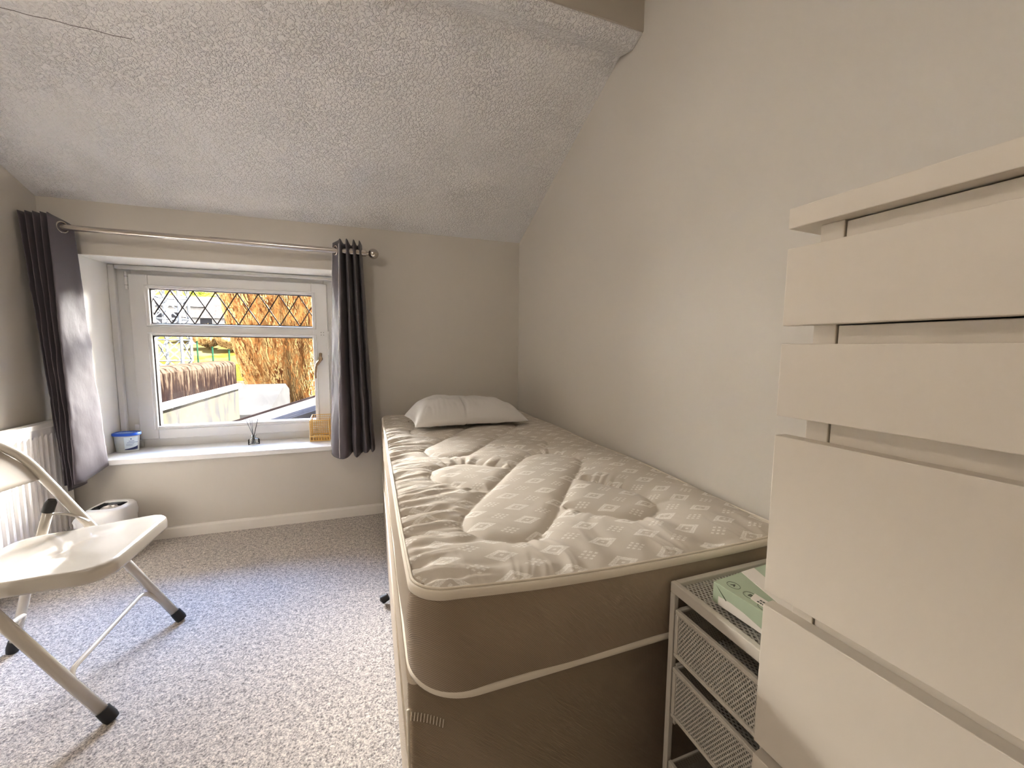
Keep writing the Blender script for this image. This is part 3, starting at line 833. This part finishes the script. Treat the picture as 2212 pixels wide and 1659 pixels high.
# white diagonal band over the lid, and label
MB().prism([(.075, 0), (.112, 0), (.060, -bd), (.030, -bd)], 'z', bh, bh+.0004).build('white_band', M_cartw, cb)
MB().prism([(.150, -.02), (.205, -.02), (.180, -.10), (.125, -.10)], 'z', bh, bh+.0004).build('white_panel', M_cartw, cb)
lb = MB().prism([(.014, -.062), (.034, -.056), (.030, -bd), (.008, -bd)], 'z', bh+.0002, bh+.0009).build('address_label', M_cartw, cb)
random.seed(5)
b = MB()
for row, xx in ((0, .024), (1, .017)):
    y = -.072
    while y > -bd+.004:
        wd = random.uniform(.0025, .0045)
        b.box((xx-.0018, y-wd, bh+.0009), (xx+.0018, y, bh+.0011)); y -= wd+.0012
b.build('label_print', M_ink, lb)
def textobj(body, size, mat, parent, M, name='printed_letter', ext=.0002):
    c = bpy.data.curves.new(name, 'FONT'); c.body = body; c.size = size; c.align_x = 'CENTER'; c.align_y = 'CENTER'; c.extrude = ext; c.offset = size*.02
    o = bpy.data.objects.new(name, c); COL.objects.link(o)
    dg = bpy.context.evaluated_depsgraph_get(); me = bpy.data.meshes.new_from_object(o.evaluated_get(dg))
    bpy.data.objects.remove(o); me.transform(M); me.materials.clear(); me.materials.append(mat)
    q = bpy.data.objects.new(name, me); COL.objects.link(q); q.parent = parent; return q
for ch, cx, cy in (('A', .022, -.024), ('B', .022, -.056), ('C', .014, -.088)):
    if ch != 'C' : textobj(ch, .011, M_ink, cb, Matrix.Translation((cx, cy, bh+.0003)) @ Matrix.Rotation(R(-90), 4, 'Z'))
    b = MB(); pts = [(cx+.0095*math.cos(a), cy+.0115*math.sin(a), bh+.0002) for a in [2*PI*k/28 for k in range(29)]]
    b.tube(pts, .0004, 5, cap=False); b.build('printed_ring', M_ink, cb)
# fold line of the end flap
MB().tube([(.001, -.001, bh), (-.0008, -.028, .018)], .0007, 5).build('flap_fold', M_ink, cb)

# ---------------------------------------------------------------- things on the sill
ZS = .463
tb = empty('moisture_tub', (-2.262, .165, ZS), R(-8), label='white plastic tub with a blue vented lid on the window sill', cat='tub', mat=MW)
b = MB().lathe([(.047, 0), (.049, .003), (.056, .092), (.058, .097)], (0, 0, 0), 48, sx=1, sy=.66, p=2.6)
b.build('tub_body', M_tubw, tb, smooth=40)
b = MB().lathe([(.0600, .090), (.0635, .092), (.0635, .103), (.061, .106), (.055, .106), (.052, .103)], (0, 0, 0), 48, sx=1, sy=.70, p=2.4)
ld = b.build('lid', M_blue, tb, smooth=50)
b = MB()
for ix in range(-3, 4):
    for iy in range(-1, 2):
        x, y = ix*.0135, iy*.0175
        if (x/.050)**2+(y/.034)**2 < 1: b.box((x-.0045, y-.0065, .1028), (x+.0045, y+.0065, .1045))
b.build('lid_vents', m_plain('pale_blue_vent', srgb(150, 180, 240), .4), ld)
def tubpt(a, z, o_=.0006):
    t_ = (z-.003)/.089; r = .049+.007*t_+o_
    ca, sa = math.cos(a), math.sin(a); q = (abs(ca)**2.6+abs(sa)**2.6)**(-1/2.6); return (r*ca*q, r*sa*q*.66, z)
b = MB(); b.grid(lambda u, v: tubpt(R(-80+u*75), .012+v*.072), 24, 6); lbt = b.build('label', M_label, tb, smooth=True)
b = MB(); b.grid(lambda u, v: tubpt(R(-80+u*75), .012+v*(.004+.016*u), .0012), 24, 3); b.build('label_wave', M_navy, lbt, smooth=True)
b = MB()
for (u0, u1, z, h_) in ((.38, .46, .070, .007), (.28, .62, .060, .0025), (.18, .75, .052, .0022), (.12, .60, .044, .0018), (.12, .5, .037, .0018), (.80, .95, .050, .003)):
    b.grid(lambda u, v, u0=u0, u1=u1, z=z, h_=h_: tubpt(R(-80+(u0+(u1-u0)*u)*75), z+v*h_, .0014), 10, 2)
b.build('label_print', m_plain('grey_blue_print', srgb(96, 120, 168), .5), lbt, smooth=True)
b = MB(); b.grid(lambda u, v: tubpt(R(-178+u*16), .012+v*.032, .0008), 6, 3); b.build('rear_label', M_ink, tb)

df = empty('reed_diffuser', (-1.637, .125, ZS), label='clear glass reed diffuser with black sticks on the window sill', cat='reed diffuser', mat=MW)
b = MB().lathe([(.026, 0), (.030, .003), (.030, .030), (.026, .036), (.012, .041), (.0105, .052), (.015, .056), (.015, .060)], (0, 0, 0), 32, capt=False)
b.build('bottle', M_glass, df, smooth=50)
random.seed(2)
for (tx, ty, bx) in ((-.040, .01, .010), (-.014, -.008, .002), (-.008, .012, -.012), (.026, .004, -.008), (.030, -.010, -.002)):
    MB().tube([(bx, 0, .006), (bx*.2+tx*.15, ty*.2, .060), (tx, ty, .158)], .0016, 6).build('reed', M_black, df, smooth=True)

bk = empty('wire_basket', (-1.272, .150, ZS), R(-3), label='gold wire mesh basket at the right end of the window sill', cat='basket', mat=MW)
W2, D2, H2 = .052, .038, .118
b = MB(); r = .0011
def wires(P0, P1, Q0, Q1, n, r=.0010):
    for i in range(n+1):
        t_ = i/n; a = Vector(P0).lerp(Vector(P1), t_); c = Vector(Q0).lerp(Vector(Q1), t_); b.tube([a, c], r, 5)
for y in (-D2, D2):
    hh = H2 if y < 0 else H2+.022
    wires((-W2, y, .03), (W2, y, .03), (-W2, y, hh), (W2, y, hh), 9)
    wires((-W2, y, .03), (-W2, y, hh), (W2, y, .03), (W2, y, hh), 9)
for x in (-W2, W2):
    wires((x, -D2, .03), (x, D2, .03), (x, -D2, H2), (x, D2, H2), 6)
    wires((x, -D2, .03), (x, -D2, H2), (x, D2, .03), (x, D2, H2), 9)
b.build('wire_mesh', M_gold, bk)
b = MB()
for (y0, y1) in ((-D2-.001, -D2+.001), (D2-.001, D2+.001)):
    b.box((-W2, y0, 0), (W2, y1, .007)); b.box((-W2, y0, .024), (W2, y1, .032))
    for i in range(8): x = -W2+i*(2*W2/7.0); b.box((x-.0028, y0, .007), (x+.0028, y1, .024))
for x in (-W2, W2): b.box((x-.001, -D2, 0), (x+.001, D2, .030))
b.box((-W2, -D2, .0), (W2, D2, .0015))
b.build('basket_base', M_gold, bk)
b = MB()
for x in (-W2, W2):
    for y in (-D2, D2): b.tube([(x, y, 0), (x, y, H2+(.022 if y > 0 else 0))], .0022, 6)
b.tube([(-W2, -D2, H2), (W2, -D2, H2), (W2, D2, H2+.022), (-W2, D2, H2+.022), (-W2, -D2, H2)], .0020, 6)
b.build('rim', M_gold, bk, smooth=40)
bk.scale = (1.06, 1.0, 1.12)

# ---------------------------------------------------------------- folding chair
ch = empty('folding_chair', (-1.9, -.99, 0), label='cream metal folding chair facing the bed in front of the radiator', cat='chair')
CO = Vector((-1.9, -.99, 0))
def c_(b): b.v = [tuple(Vector(v)-CO) for v in b.v]; return b
yf, yn = -.778, -1.212
def upr(t):   # line of the rear upright / front leg, t = height
    return -1.668-(t-.0)*.585
def U(y0, y1):
    zt = .745
    pts = [(upr(.032), y0, .032), (upr(.30), y0, .30), (upr(.56), y0, .56)]
    pts2 = [(upr(.56), y1, .56), (upr(.30), y1, .30), (upr(.032), y1, .032)]
    arc = bez([(upr(.56), y0, .56), (upr(.66), y0-.004, .66), (upr(.72), y0-.034, .72), (upr(.758), y0-.090, .758), (upr(.776), (y0+y1)/2, .776),
               (upr(.758), y1+.090, .758), (upr(.72), y1+.034, .72), (upr(.66), y1+.004, .66), (upr(.56), y1, .56)], 8)
    return pts[:2]+arc+pts2[1:]
pts = U(yf, yn); half = len(pts)//2
c_(MB().tube(pts, .0142, 16)).build('back_frame', M_chair, ch, smooth=True)
for y in (yf, yn):
    d = Vector((-.585, 0, 1)).normalized(); p0 = Vector((upr(.0), y, .004))
    c_(MB().tube([p0+d*.0-Vector((0,0,0)), p0+d*.012, p0+d*.04], [.0155, .0175, .0165], 14)).build('rubber_foot', M_black, ch, smooth=40)
# curved back panel
b = MB()
def bpn(u, v):
    y = yf-.012+(yn-yf+.024)*u; z = .600+v*.128
    bow = .030*math.sin(PI*u)
    # top corners follow the tube arc
    e = min(u, 1-u)*(.43)
    zmax = .766 if e > .085 else .645+.121*math.sin(min(1, e/.085)*PI/2)
    zz = .600+(zmax-.600)*v
    return (upr(zz)-bow*.9-.004, y, zz)
b.grid(bpn, 40, 12); o = c_(b).build('backrest', M_chair, ch, smooth=True); s = o.modifiers.new('t', 'SOLIDIFY'); s.thickness = .003
# seat pan
xs0, xs1 = -2.065, -1.662
def seatz(x): return .442+(x-xs1)*.060
def seat_outline(off):
    # plan outline, narrower at the back, rounded corners
    hw = lambda x: (.196 if x > -1.9 else .196-.030*((-1.9-x)/.165))+off
    pts = []
    rc = .060
    for k in range(9):
        a = R(90*k/8); pts.append((xs1-rc+(rc+off)*math.sin(a), -.997+hw(xs1)-rc+rc*math.cos(a)-0))
    q = [(x, -(y+.997)-.997) for (x, y) in reversed(pts)]
    pts += q
    rb = .05
    for k in range(9):
        a = R(90*k/8); pts.append((xs0+rb-(rb+off)*math.sin(a), -.997-hw(xs0)+rb-rb*math.cos(a)))
    q = [(x, -(y+.997)-.997) for (x, y) in reversed(pts[-9:])]
    pts += q
    return dens(pts, .03)
n_ = len(seat_outline(0)); rings = []
base_o = seat_outline(0.0)
def scal(o_, k, dz, skirt=0):
    return [((x-(-1.86))*k+(-1.86), (y+.997)*k-.997, seatz(x)+dz) for x, y in o_]
b = MB()
rings = [scal(base_o, 1.000, -.040), scal(base_o, 1.004, -.034), scal(base_o, 1.003, -.014), scal(base_o, .992, -.004), scal(base_o, .970, 0), scal(base_o, .93, 0), scal(base_o, .78, -.0035), scal(base_o, .45, -.006), scal(base_o, .12, -.007)]
loft(b, rings, cap0=False); o = c_(b).build('seat', M_chair, ch, smooth=True)
s = o.modifiers.new('t', 'SOLIDIFY'); s.thickness = .002; s.offset = -1
# rear legs, pivoting on the uprights
for y, k in ((yf-.026, 1), (yn+.026, -1)):
    c_(MB().tube([(-2.135, y+.018*k, .03), (-2.09, y+.012*k, .20), (-2.000, y, .50)], .0135, 14)).build('rear_leg', M_chair, ch, smooth=True)
    c_(MB().tube([(-2.004, y, .490), (-1.994, y, .520), (-1.990, y, .530)], [.0160, .0155, .010], 14)).build('end_cap', M_black, ch, smooth=40)
    c_(MB().tube([(-2.142, y+.018*k, .003), (-2.138, y+.018*k, .020), (-2.132, y+.018*k, .042)], [.015, .0175, .0165], 14)).build('rubber_foot', M_black, ch, smooth=40)
    # folding link between rear leg and seat
    c_(MB().tube(bez([(-2.006, y, .475), (-1.98, y+.006*k, .478), (-1.94, y+.010*k, .462), (-1.905, y+.012*k, .435)], 6), .0085, 8, flat=.35)).build('folding_link', M_chair, ch, smooth=True)
# front and rear cross braces: bent rods
def brace(x0, z0, x1, z1, ya, yb, r):
    p = fillet([(x0, ya, z0), (x1, ya-.012, z1), (x1, yb+.012, z1), (x0, yb, z0)], .045, 8)
    return c_(MB().tube(p, r, 10)).build('cross_brace', M_chair, ch, smooth=True)
brace(upr(.085)-.002, .085, upr(.085)-.048, .150, yf-.006, yn+.006, .0072)
brace(-2.12, .085, -2.085, .145, yf-.012, yn+.012, .0072)
# ---------------------------------------------------------------- added fixture that carries the fill light, out of view
cp = empty('fill_light_fixture', (-1.85, -2.15, 2.30), label='added overhead fixture for the fill light, out of view', cat='lamp')
MB().tube([(0, 0, 0), (0, 0, -.14)], .006, 8).build('fill_light_flex', M_white_metal, cp)
MB().lathe([(.045, -.02), (.05, 0)], (0, 0, 0), 24).build('fill_light_rose', M_white_metal, cp, smooth=40)

# ================================================================ outside
G0 = -2.6
def mo_(name, c1, c2, scale, det=4, bump=0, vec=(1, 1, 1), lo=.4, hi=.6, rough=.9):
    m = Mat(name, c1, 1.0, spec=0); n = m.noise(scale, det, m.mapv(vec), .65)
    m.color(m.ramp(n, [(lo, c1), (hi, c2)]))
    if bump: m.bump(n, bump, .05)
    return m.m
def dk(r, g, b, k): c = srgb(r, g, b); return (c[0]*k, c[1]*k, c[2]*k, 1)
KO = .0105
X_grass = mo_('grass', dk(205, 225, 80, KO*.50), dk(240, 242, 95, KO*.62), 3, 4)
X_soil = mo_('bare_soil', dk(215, 165, 125, KO*.5), dk(245, 215, 185, KO*.7), 5, 4)
X_hill = mo_('dry_hillside', dk(255, 195, 90, KO*.5), dk(255, 228, 150, KO*.7), .5, 5)
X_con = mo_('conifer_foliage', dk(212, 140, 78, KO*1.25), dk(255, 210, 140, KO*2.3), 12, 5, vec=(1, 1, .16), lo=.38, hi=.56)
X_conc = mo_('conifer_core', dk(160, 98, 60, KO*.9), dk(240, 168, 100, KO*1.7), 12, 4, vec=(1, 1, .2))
X_bush = mo_('bush_leaves', dk(110, 140, 30, KO*.8), dk(225, 235, 90, KO*1.4), 4, 5)
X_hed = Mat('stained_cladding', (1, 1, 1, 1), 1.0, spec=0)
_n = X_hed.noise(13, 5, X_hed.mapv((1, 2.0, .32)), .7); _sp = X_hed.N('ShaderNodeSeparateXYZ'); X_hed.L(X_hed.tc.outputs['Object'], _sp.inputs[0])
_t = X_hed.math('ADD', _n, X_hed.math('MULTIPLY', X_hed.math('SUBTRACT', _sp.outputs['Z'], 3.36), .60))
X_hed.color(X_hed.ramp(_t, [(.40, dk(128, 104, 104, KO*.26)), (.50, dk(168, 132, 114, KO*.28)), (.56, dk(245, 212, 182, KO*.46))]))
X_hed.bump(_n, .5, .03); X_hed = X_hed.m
X_rend = mo_('rough_render', dk(226, 224, 230, KO*.33), dk(255, 242, 205, KO*.47), 6, 6, vec=(1, 1.5, .5))
X_white = mo_('white_paint_outside', dk(255, 255, 255, .5), dk(250, 246, 240, .42), 3)
X_slate = mo_('pale_slates', dk(250, 242, 242, .0150), dk(240, 229, 229, .0120), 14)
X_line = mo_('slate_joint', dk(150, 128, 128, KO*.42), dk(180, 158, 158, KO*.45), 14)
X_shed = mo_('shed_white', dk(255, 252, 250, .0036), dk(250, 246, 246, .0031), 4)
X_post = mo_('green_post', dk(80, 160, 125, KO*.35), dk(100, 180, 135, KO*.45), 6)
X_wood = mo_('timber_post', dk(215, 180, 110, KO*.45), dk(235, 200, 130, KO*.55), 6)
X_steel = mo_('galvanised_lattice', dk(200, 208, 224, KO*1.3), dk(232, 238, 248, KO*1.6), 6)
X_stone = mo_('house_wall', dk(255, 226, 165, KO*1.6), dk(255, 240, 205, KO*1.8), 3)
X_hw = mo_('house_white', dk(250, 248, 248, KO*1.9), dk(245, 240, 240, KO*1.6), 3)
X_hroof = mo_('house_roof', dk(225, 215, 215, KO*.7), dk(240, 232, 228, KO*.9), 6)
X_win = mo_('house_window', dk(150, 150, 160, KO*.5), dk(170, 170, 180, KO*.5), 3)
X_tarmac = mo_('pale_yard', dk(240, 235, 230, .62), dk(250, 246, 240, .70), 3)

CL = Vector((-.897, -2.569, 1.055))       # camera in the wall frame; used only to place far things on sightlines
def at(dx, dy, dz, D): return Vector((CL.x+dx/dy*D, CL.y+D, CL.z+dz/dy*D))

# ground: yard, lawn sloping up to a hillside
def hz(y):
    # height profile of the terrain beyond the yard (wall frame)
    P_ = [(0.4, G0), (6, G0), (9, -1.6), (14, -.75), (22, .05), (34, 1.6), (60, 6.5), (90, 14), (140, 26)]
    for (a, za), (c, zc) in zip(P_, P_[1:]):
        if y <= c: return za+(zc-za)*max(0, (y-a)/(c-a))
    return P_[-1][1]
b = MB()
def gr(u, v):
    y = .42+v*v*21.6; x = -30+u*50
    return (x, y, hz(y)+.06*noise.noise(Vector((x*.4, y*.4, 0)))*min(1, y/10))
b.grid(gr, 60, 50); b.build('ground', X_grass, None, smooth=True, M=MW, kind='structure')
b = MB()
def gr2(u, v):
    y = 22.02+v*110; x = -110+u*190
    return (x, y, hz(y)+1.2*noise.noise(Vector((x*.05, y*.05, 0)))*min(1, (y-22)/30))
b.grid(gr2, 60, 50); b.build('ground_hillside', X_hill, None, smooth=True, M=MW, kind='structure')
b = MB()
def so_(u, v):
    y = 13.6+v*2.6+.3*math.sin(u*20); x = -13+u*9.5
    return (x, y, hz(y)+.10)
b.grid(so_, 40, 6); b.build('ground_soil_strip', X_soil, None, smooth=True, M=MW, kind='structure')
struct('ground_yard', MB().box((-8, .42, G0-.02), (4, 6.0, G0+.03)), X_tarmac, MW)

# neighbour's garden wall: rough rendered lower part, white coping, stained cladding panels on top
gw = empty('garden_wall', (-2.62, 1.5, G0), label='stained brown clad wall with white ledge outside the window at left', cat='wall', mat=MW)
def gz(y, za, zb): return za+(zb-za)*(y-1.2)/(1.8)
xw = -2.53
GO = Vector((-2.62, 1.5, G0))
def go(b): b.v = [tuple(Vector(v)-GO) for v in b.v]; return b
ya, yb_ = .55, 2.92
L1a, L1b = .600, .575                       # coping level
go(MB().box((xw-.30, ya, G0), (xw, yb_-.03, .555))).build('rendered_wall', X_rend, gw)
go(MB().box((xw-.33, ya, .555), (xw+.03, yb_, .605))).build('coping', X_white, gw, bevel=.006)
ys = [ya, 1.05, 1.60, 2.15, 2.55, 2.90]
for i in range(5):
    y0, y1 = ys[i]+.006, ys[i+1]-.006
    pr = [(xw-.28, .605), (xw-.01, .605), (xw-.01, .83), (xw-.03, .862), (xw-.07, .878), (xw-.20, .878), (xw-.28, .84)]
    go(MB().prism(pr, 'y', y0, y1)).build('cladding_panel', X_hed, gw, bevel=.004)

# white outbuilding in the middle
ob = empty('outbuilding', (-1.9, 3.6, G0), label='white outbuilding with a low pitched roof beyond the garden wall', cat='shed', mat=MW)
OO = Vector((-1.9, 3.6, G0))
def oo(b): b.v = [tuple(Vector(v)-OO) for v in b.v]; return b
oo(MB().box((-3.25, 3.02, G0), (-2.32, 4.15, .20))).build('wall', X_shed, ob)
oo(MB().prism([(2.96, .175), (2.96, .215), (4.02, .50), (4.25, .40), (4.25, .175)], 'x', -3.32, -2.26)).build('roof', X_shed, ob)
b = MB()
b.box((-3.32, 2.94, .150), (-2.26, 2.958, .172))
oo(b).build('eaves_joint', X_line, ob)
for x in (-2.64, -2.54, -2.44): oo(MB().box((x, 3.012, -.9), (x+.010, 3.02, .15))).build('board_joint', X_line, ob)
b = MB()

# slate roof of the lower extension at the bottom right of the window
lr = empty('extension_roof', (-1.2, 2.2, 0), label='pale slate roof rising to the right just below the window', cat='roof', mat=MW)
A = at(-.296, .993, -.163, 4.4); Bq = at(-.148, .997, -.117, 4.4)
sl_ = (Bq.z-A.z)/(Bq.x-A.x)
def rf(x): return A.z+sl_*(x-A.x)
LO = Vector((-1.2, 2.2, 0))
def lo(b): b.v = [tuple(Vector(v)-LO) for v in b.v]; return b
xA, xB = A.x-.1, A.x+2.6
yv = A.y
b = MB().add([(xA, yv, rf(xA)), (xB, yv, rf(xB)), (xB, .5, rf(xB)-.0), (xA, .5, rf(xA)), (xA, yv, rf(xA)-.12), (xB, yv, rf(xB)-.12), (xB, .5, rf(xB)-.12), (xA, .5, rf(xA)-.12)],
             [(0, 1, 2, 3), (4, 7, 6, 5), (0, 4, 5, 1), (1, 5, 6, 2), (2, 6, 7, 3), (3, 7, 4, 0)])
lo(b).build('slates', X_slate, lr)
random.seed(11)
b = MB()
for k in range(9):
    y = yv-.10-k*.16
    xx = xA+.1+random.random()*.3
    while xx < xB-.4:
        L = random.uniform(.25, .7)
        b.add([(xx, y, rf(xx)+.004), (xx+L, y, rf(xx+L)+.004), (xx+L, y-.016, rf(xx+L)+.006), (xx, y-.016, rf(xx)+.006)], [(0, 1, 2, 3)]); xx += L+random.uniform(.0, .12)
lo(b).build('slate_joint', X_line, lr)
lo(MB().add([(xA, yv+.02, rf(xA)+.02), (xB, yv+.02, rf(xB)+.02), (xB, yv-.02, rf(xB)+.02), (xA, yv-.02, rf(xA)+.02), (xA, yv+.02, rf(xA)-.1), (xB, yv+.02, rf(xB)-.1), (xB, yv-.02, rf(xB)-.1), (xA, yv-.02, rf(xA)-.1)],
   [(0, 3, 2, 1), (4, 5, 6, 7), (0, 1, 5, 4), (1, 2, 6, 5), (2, 3, 7, 6), (3, 0, 4, 7)])).build('verge_trim', X_line, lr)
lo(MB().box((xA+.2, .6, G0), (xB, yv-.12, rf(xA)-.14))).build('extension_wall', X_rend, lr)

# big conifer
tc_ = at(-.150, .996, 0, 8.0)
tr = empty('conifer_tree', (tc_.x, tc_.y, G0), label='large tan conifer tree filling the right half of the window view', cat='tree', mat=MW)
CP = [(0, .12), (1.6, .18), (2.15, .48), (2.6, .86), (3.17, 1.08), (3.8, 1.24), (4.7, 1.40), (5.5, 1.30), (6.1, .95), (6.6, .15), (9, .02)]
def crown(z):
    for (a, ra), (c, rc) in zip(CP, CP[1:]):
        if z <= c: return ra+(rc-ra)*(z-a)/(c-a)
    return .02
b = MB()
def cr_(u, v):
    a = 2*PI*u; z = 1.0+v*5.65; r = crown(z)
    k = 1+.16*noise.noise(Vector((math.cos(a)*2.2, math.sin(a)*2.2, z*.55)))+.10*noise.noise(Vector((math.cos(a)*6, math.sin(a)*6, z*1.2)))
    return (r*k*math.cos(a)*.93, r*k*math.sin(a)*.93, z)
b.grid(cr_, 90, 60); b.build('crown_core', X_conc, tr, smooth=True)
random.seed(3); b = MB()
for i in range(34000):
    a = random.random()*2*PI
    if math.sin(a) > .5: continue
    z = 1.7+random.random()*4.8; r = crown(z)
    k = 1+.16*noise.noise(Vector((math.cos(a)*2.2, math.sin(a)*2.2, z*.55)))+.10*noise.noise(Vector((math.cos(a)*6, math.sin(a)*6, z*1.2)))
    p = Vector((r*k*math.cos(a)*.93, r*k*math.sin(a)*.93, z)); o_ = Vector((math.cos(a), math.sin(a), 0))
    L = random.uniform(.05, .13); d = (Vector((0, 0, 1))*.9+o_*random.uniform(.10, .40)+Vector((random.uniform(-.25, .25), random.uniform(-.25, .25), 0))).normalized()
    s_ = Vector((-math.sin(a), math.cos(a), 0))*random.uniform(.006, .013)
    q = p+d*L
    b.add([p-s_, p+o_*.02, p+s_, q], [(0, 1, 3), (1, 2, 3)])
b.build('foliage', X_con, tr)
MB().tube([(0, 0, 0), (0, 0, 1.2)], .16, 10).build('trunk', X_wood, tr, smooth=True)

# rounded bush up the slope
def bush(name, dx, dy, dz, D, r, label, cat='tree', m=X_bush, seed=0):
    p = at(dx, dy, dz, D); g_ = hz(p.y)
    t_ = empty(name, (p.x, p.y, g_), label=label, cat=cat, mat=MW)
    h_ = max(p.z-g_, r*.6); b = MB()
    def fn(u, v):
        a = 2*PI*u; q = PI*v; k = 1+.22*noise.noise(Vector((math.cos(a)*2+seed, math.sin(a)*2, q*1.6)))
        return (r*k*math.sin(q)*math.cos(a), r*k*math.sin(q)*math.sin(a), h_-r*.85*k*math.cos(q))
    b.grid(fn, 40, 24); b.build('crown', m, t_, smooth=True)
    random.seed(seed+7); b = MB()
    for i in range(1500):
        u, v = random.random(), random.random(); p_ = Vector(fn(u, v)); s_ = .05*r+.02
        d = Vector((random.uniform(-1, 1), random.uniform(-1, 1), random.uniform(-1, 1)))*s_; e_ = Vector((random.uniform(-1, 1), random.uniform(-1, 1), random.uniform(-1, 1)))*s_
        b.add([p_, p_+d, p_+e_], [(0, 1, 2)])
    b.build('leaves', m, t_)
    MB().tube([(0, 0, -.2), (0, 0, h_)], r*.08, 8).build('trunk', X_wood, t_, smooth=True)
    return t_
bush('round_tree', -.357, .992, .066, 45, 2.0, 'round green tree up the slope behind the leaded pane', seed=2)
bush('shrub', -.345, .992, .020, 30, .8, 'low tan shrub below the hillside houses', 'shrub', X_con, seed=5)
bush('shrub', -.300, .993, .018, 29, .9, 'low tan shrub right of the white house gable', 'shrub', X_con, seed=9)

# far houses
def house(name, dx, dy, dz, D, w_, dpt, h_, rh, label, wall=X_stone, gable='front', wins=((.3, .55), (.7, .55))):
    p = at(dx, dy, dz, D); t_ = empty(name, (p.x, p.y, p.z), label=label, cat='house', mat=MW)
    hl = w_/2; z0 = hz(p.y)-p.z-.5
    MB().box((-hl, 0, z0), (hl, dpt, h_)).build('wall', wall, t_)
    if gable == 'front': MB().prism([(-hl-.3, h_), (hl+.3, h_), (0, h_+rh)], 'y', -.3, dpt+.3).build('roof', X_hroof, t_)
    else: MB().prism([(-.4, h_), (dpt+.4, h_), (dpt/2, h_+rh)], 'x', -hl-.3, hl+.3).build('roof', X_hroof, t_)
    for (fx, fz) in wins:
        x = -hl+fx*w_; z = fz*h_
        f_ = MB().box((x-.42, -.05, z-.5), (x+.42, .02, z+.5)).build('window', X_hw, t_)
        MB().box((x-.35, -.06, z-.42), (x+.35, -.05, z+.42)).build('pane', X_win, f_)
    return t_
house('house', -.267, .994, .040, 49, 7.5, 8, 2.6, 2.0, 'cream house with a low gable up the hill behind the tree', wins=((.35, .7), (.62, .75)))
house('house', -.325, .992, .030, 33, 3.6, 3.2, .9, 1.0, 'small white gabled house below the round tree', X_hw, wins=((.3, .5), (.7, .5)))
house('house', -.402, .991, .028, 38.5, 4.4, 3.2, 2.0, 1.0, 'pale house behind the lattice mast at far left', X_hw, 'side', wins=((.25, .55), (.55, .55), (.82, .55)))
house('house', -.215, .995, .050, 60, 8, 7, 2.4, 1.6, 'pale hillside house seen past the top of the conifer', X_stone, 'side', wins=((.2, .6), (.5, .6), (.8, .6)))

# steel lattice mast at the left
ms = at(-.405, .991, 0, 14)
la = empty('lattice_mast', (ms.x, ms.y, hz(ms.y)), label='white steel lattice mast standing at the left of the view', cat='mast', mat=MW)
hm = 5.4; w3 = .30
for sx_ in (-1, 1):
    for sy_ in (-1, 1): MB().tube([(sx_*w3, sy_*w3, 0), (sx_*w3, sy_*w3, hm)], .035, 6).build('post', X_steel, la)
b = MB()
for i in range(9):
    z0, z1 = i*.6, i*.6+.6
    for (p0, p1) in (((-w3, -w3), (w3, -w3)), ((-w3, w3), (w3, w3)), ((-w3, -w3), (-w3, w3)), ((w3, -w3), (w3, w3))):
        b.tube([(*p0, z0), (*p1, z1)], .018, 5); b.tube([(*p1, z0), (*p0, z1)], .018, 5); b.tube([(*p0, z1), (*p1, z1)], .018, 5)
b.build('bracing', X_steel, la)

# fence posts on the lawn
fp = empty('fence_post', (0, 0, 0), label='thin green fence post standing on the sunlit lawn', cat='post', group='green fence posts on the lawn')
pm = MB().tube([(0, 0, -.1), (0, 0, 1.75)], .028, 8).build('post_tube', X_post, fp, smooth=True)
pc = MB().tube([(0, 0, 1.75), (0, 0, 1.78)], .034, 8).build('post_cap', X_post, fp, smooth=True)
first = True
def pxray(px):
    # only the bearing of a post, for its place on the lawn
    return -.428+(px-345)*(-.318+.428)/(490-345)
POST = 'thin green fence post standing on the sunlit lawn'
for (px, D) in ((427, 18.5), (437.5, 13.0), (462, 16.5), (487.5, 13.5), (501, 16.0)):
    o = fp
    if not first:
        o = fp.copy(); COL.objects.link(o)
        for c in (pm, pc): q = c.copy(); COL.objects.link(q); q.parent = o
    first = False
    dx = -.428+(px-345)*(.110/145); p = at(dx, .992, 0, D)
    o['label'] = {427: 'leftmost', 437.5: 'second from left', 462: 'middle', 487.5: 'second from right', 501: 'rightmost'}[px]+' of the five thin green fence posts on the lawn'
    o.matrix_world = MW @ Matrix.Translation((p.x, p.y, hz(p.y)))
p = at(-.428+(417-345)*(.110/145), .992, 0, 11.5)
wp = empty('timber_post', (p.x, p.y, hz(p.y)), label='taller timber post standing in front of the green posts', cat='post', mat=MW)
MB().tube([(0, 0, -.1), (0, 0, 2.3)], .035, 8).build('post_shaft', X_wood, wp, smooth=True)

nb = empty('added_bounce_house', (-9.5, 5.5, G0), label='added white house bouncing sunlight into the room, beyond the left edge of the window view', cat='house', mat=MW)  # unseen house, added to reflect sunlight through the window onto the right wall
NO = Vector((-9.5, 5.5, G0))
def no(b): b.v = [tuple(Vector(v)-NO) for v in b.v]; return b
no(MB().box((-13.5, .6, G0), (-6.6, 9.3, 2.3))).build('wall', mo_('bounce_render', dk(255, 250, 242, .86), dk(255, 250, 240, .80), 3), nb)
no(MB().prism([(.2, 2.3), (9.7, 2.3), (5.0, 3.4)], 'x', -13.8, -6.3)).build('roof', X_slate, nb)
for y in (1.9, 4.6):
    f_ = no(MB().box((-6.60, y-.5, .4), (-6.56, y+.5, 1.6))).build('window', X_white, nb)
    no(MB().box((-6.56, y-.42, .48), (-6.55, y+.42, 1.52))).build('pane', X_win, f_)
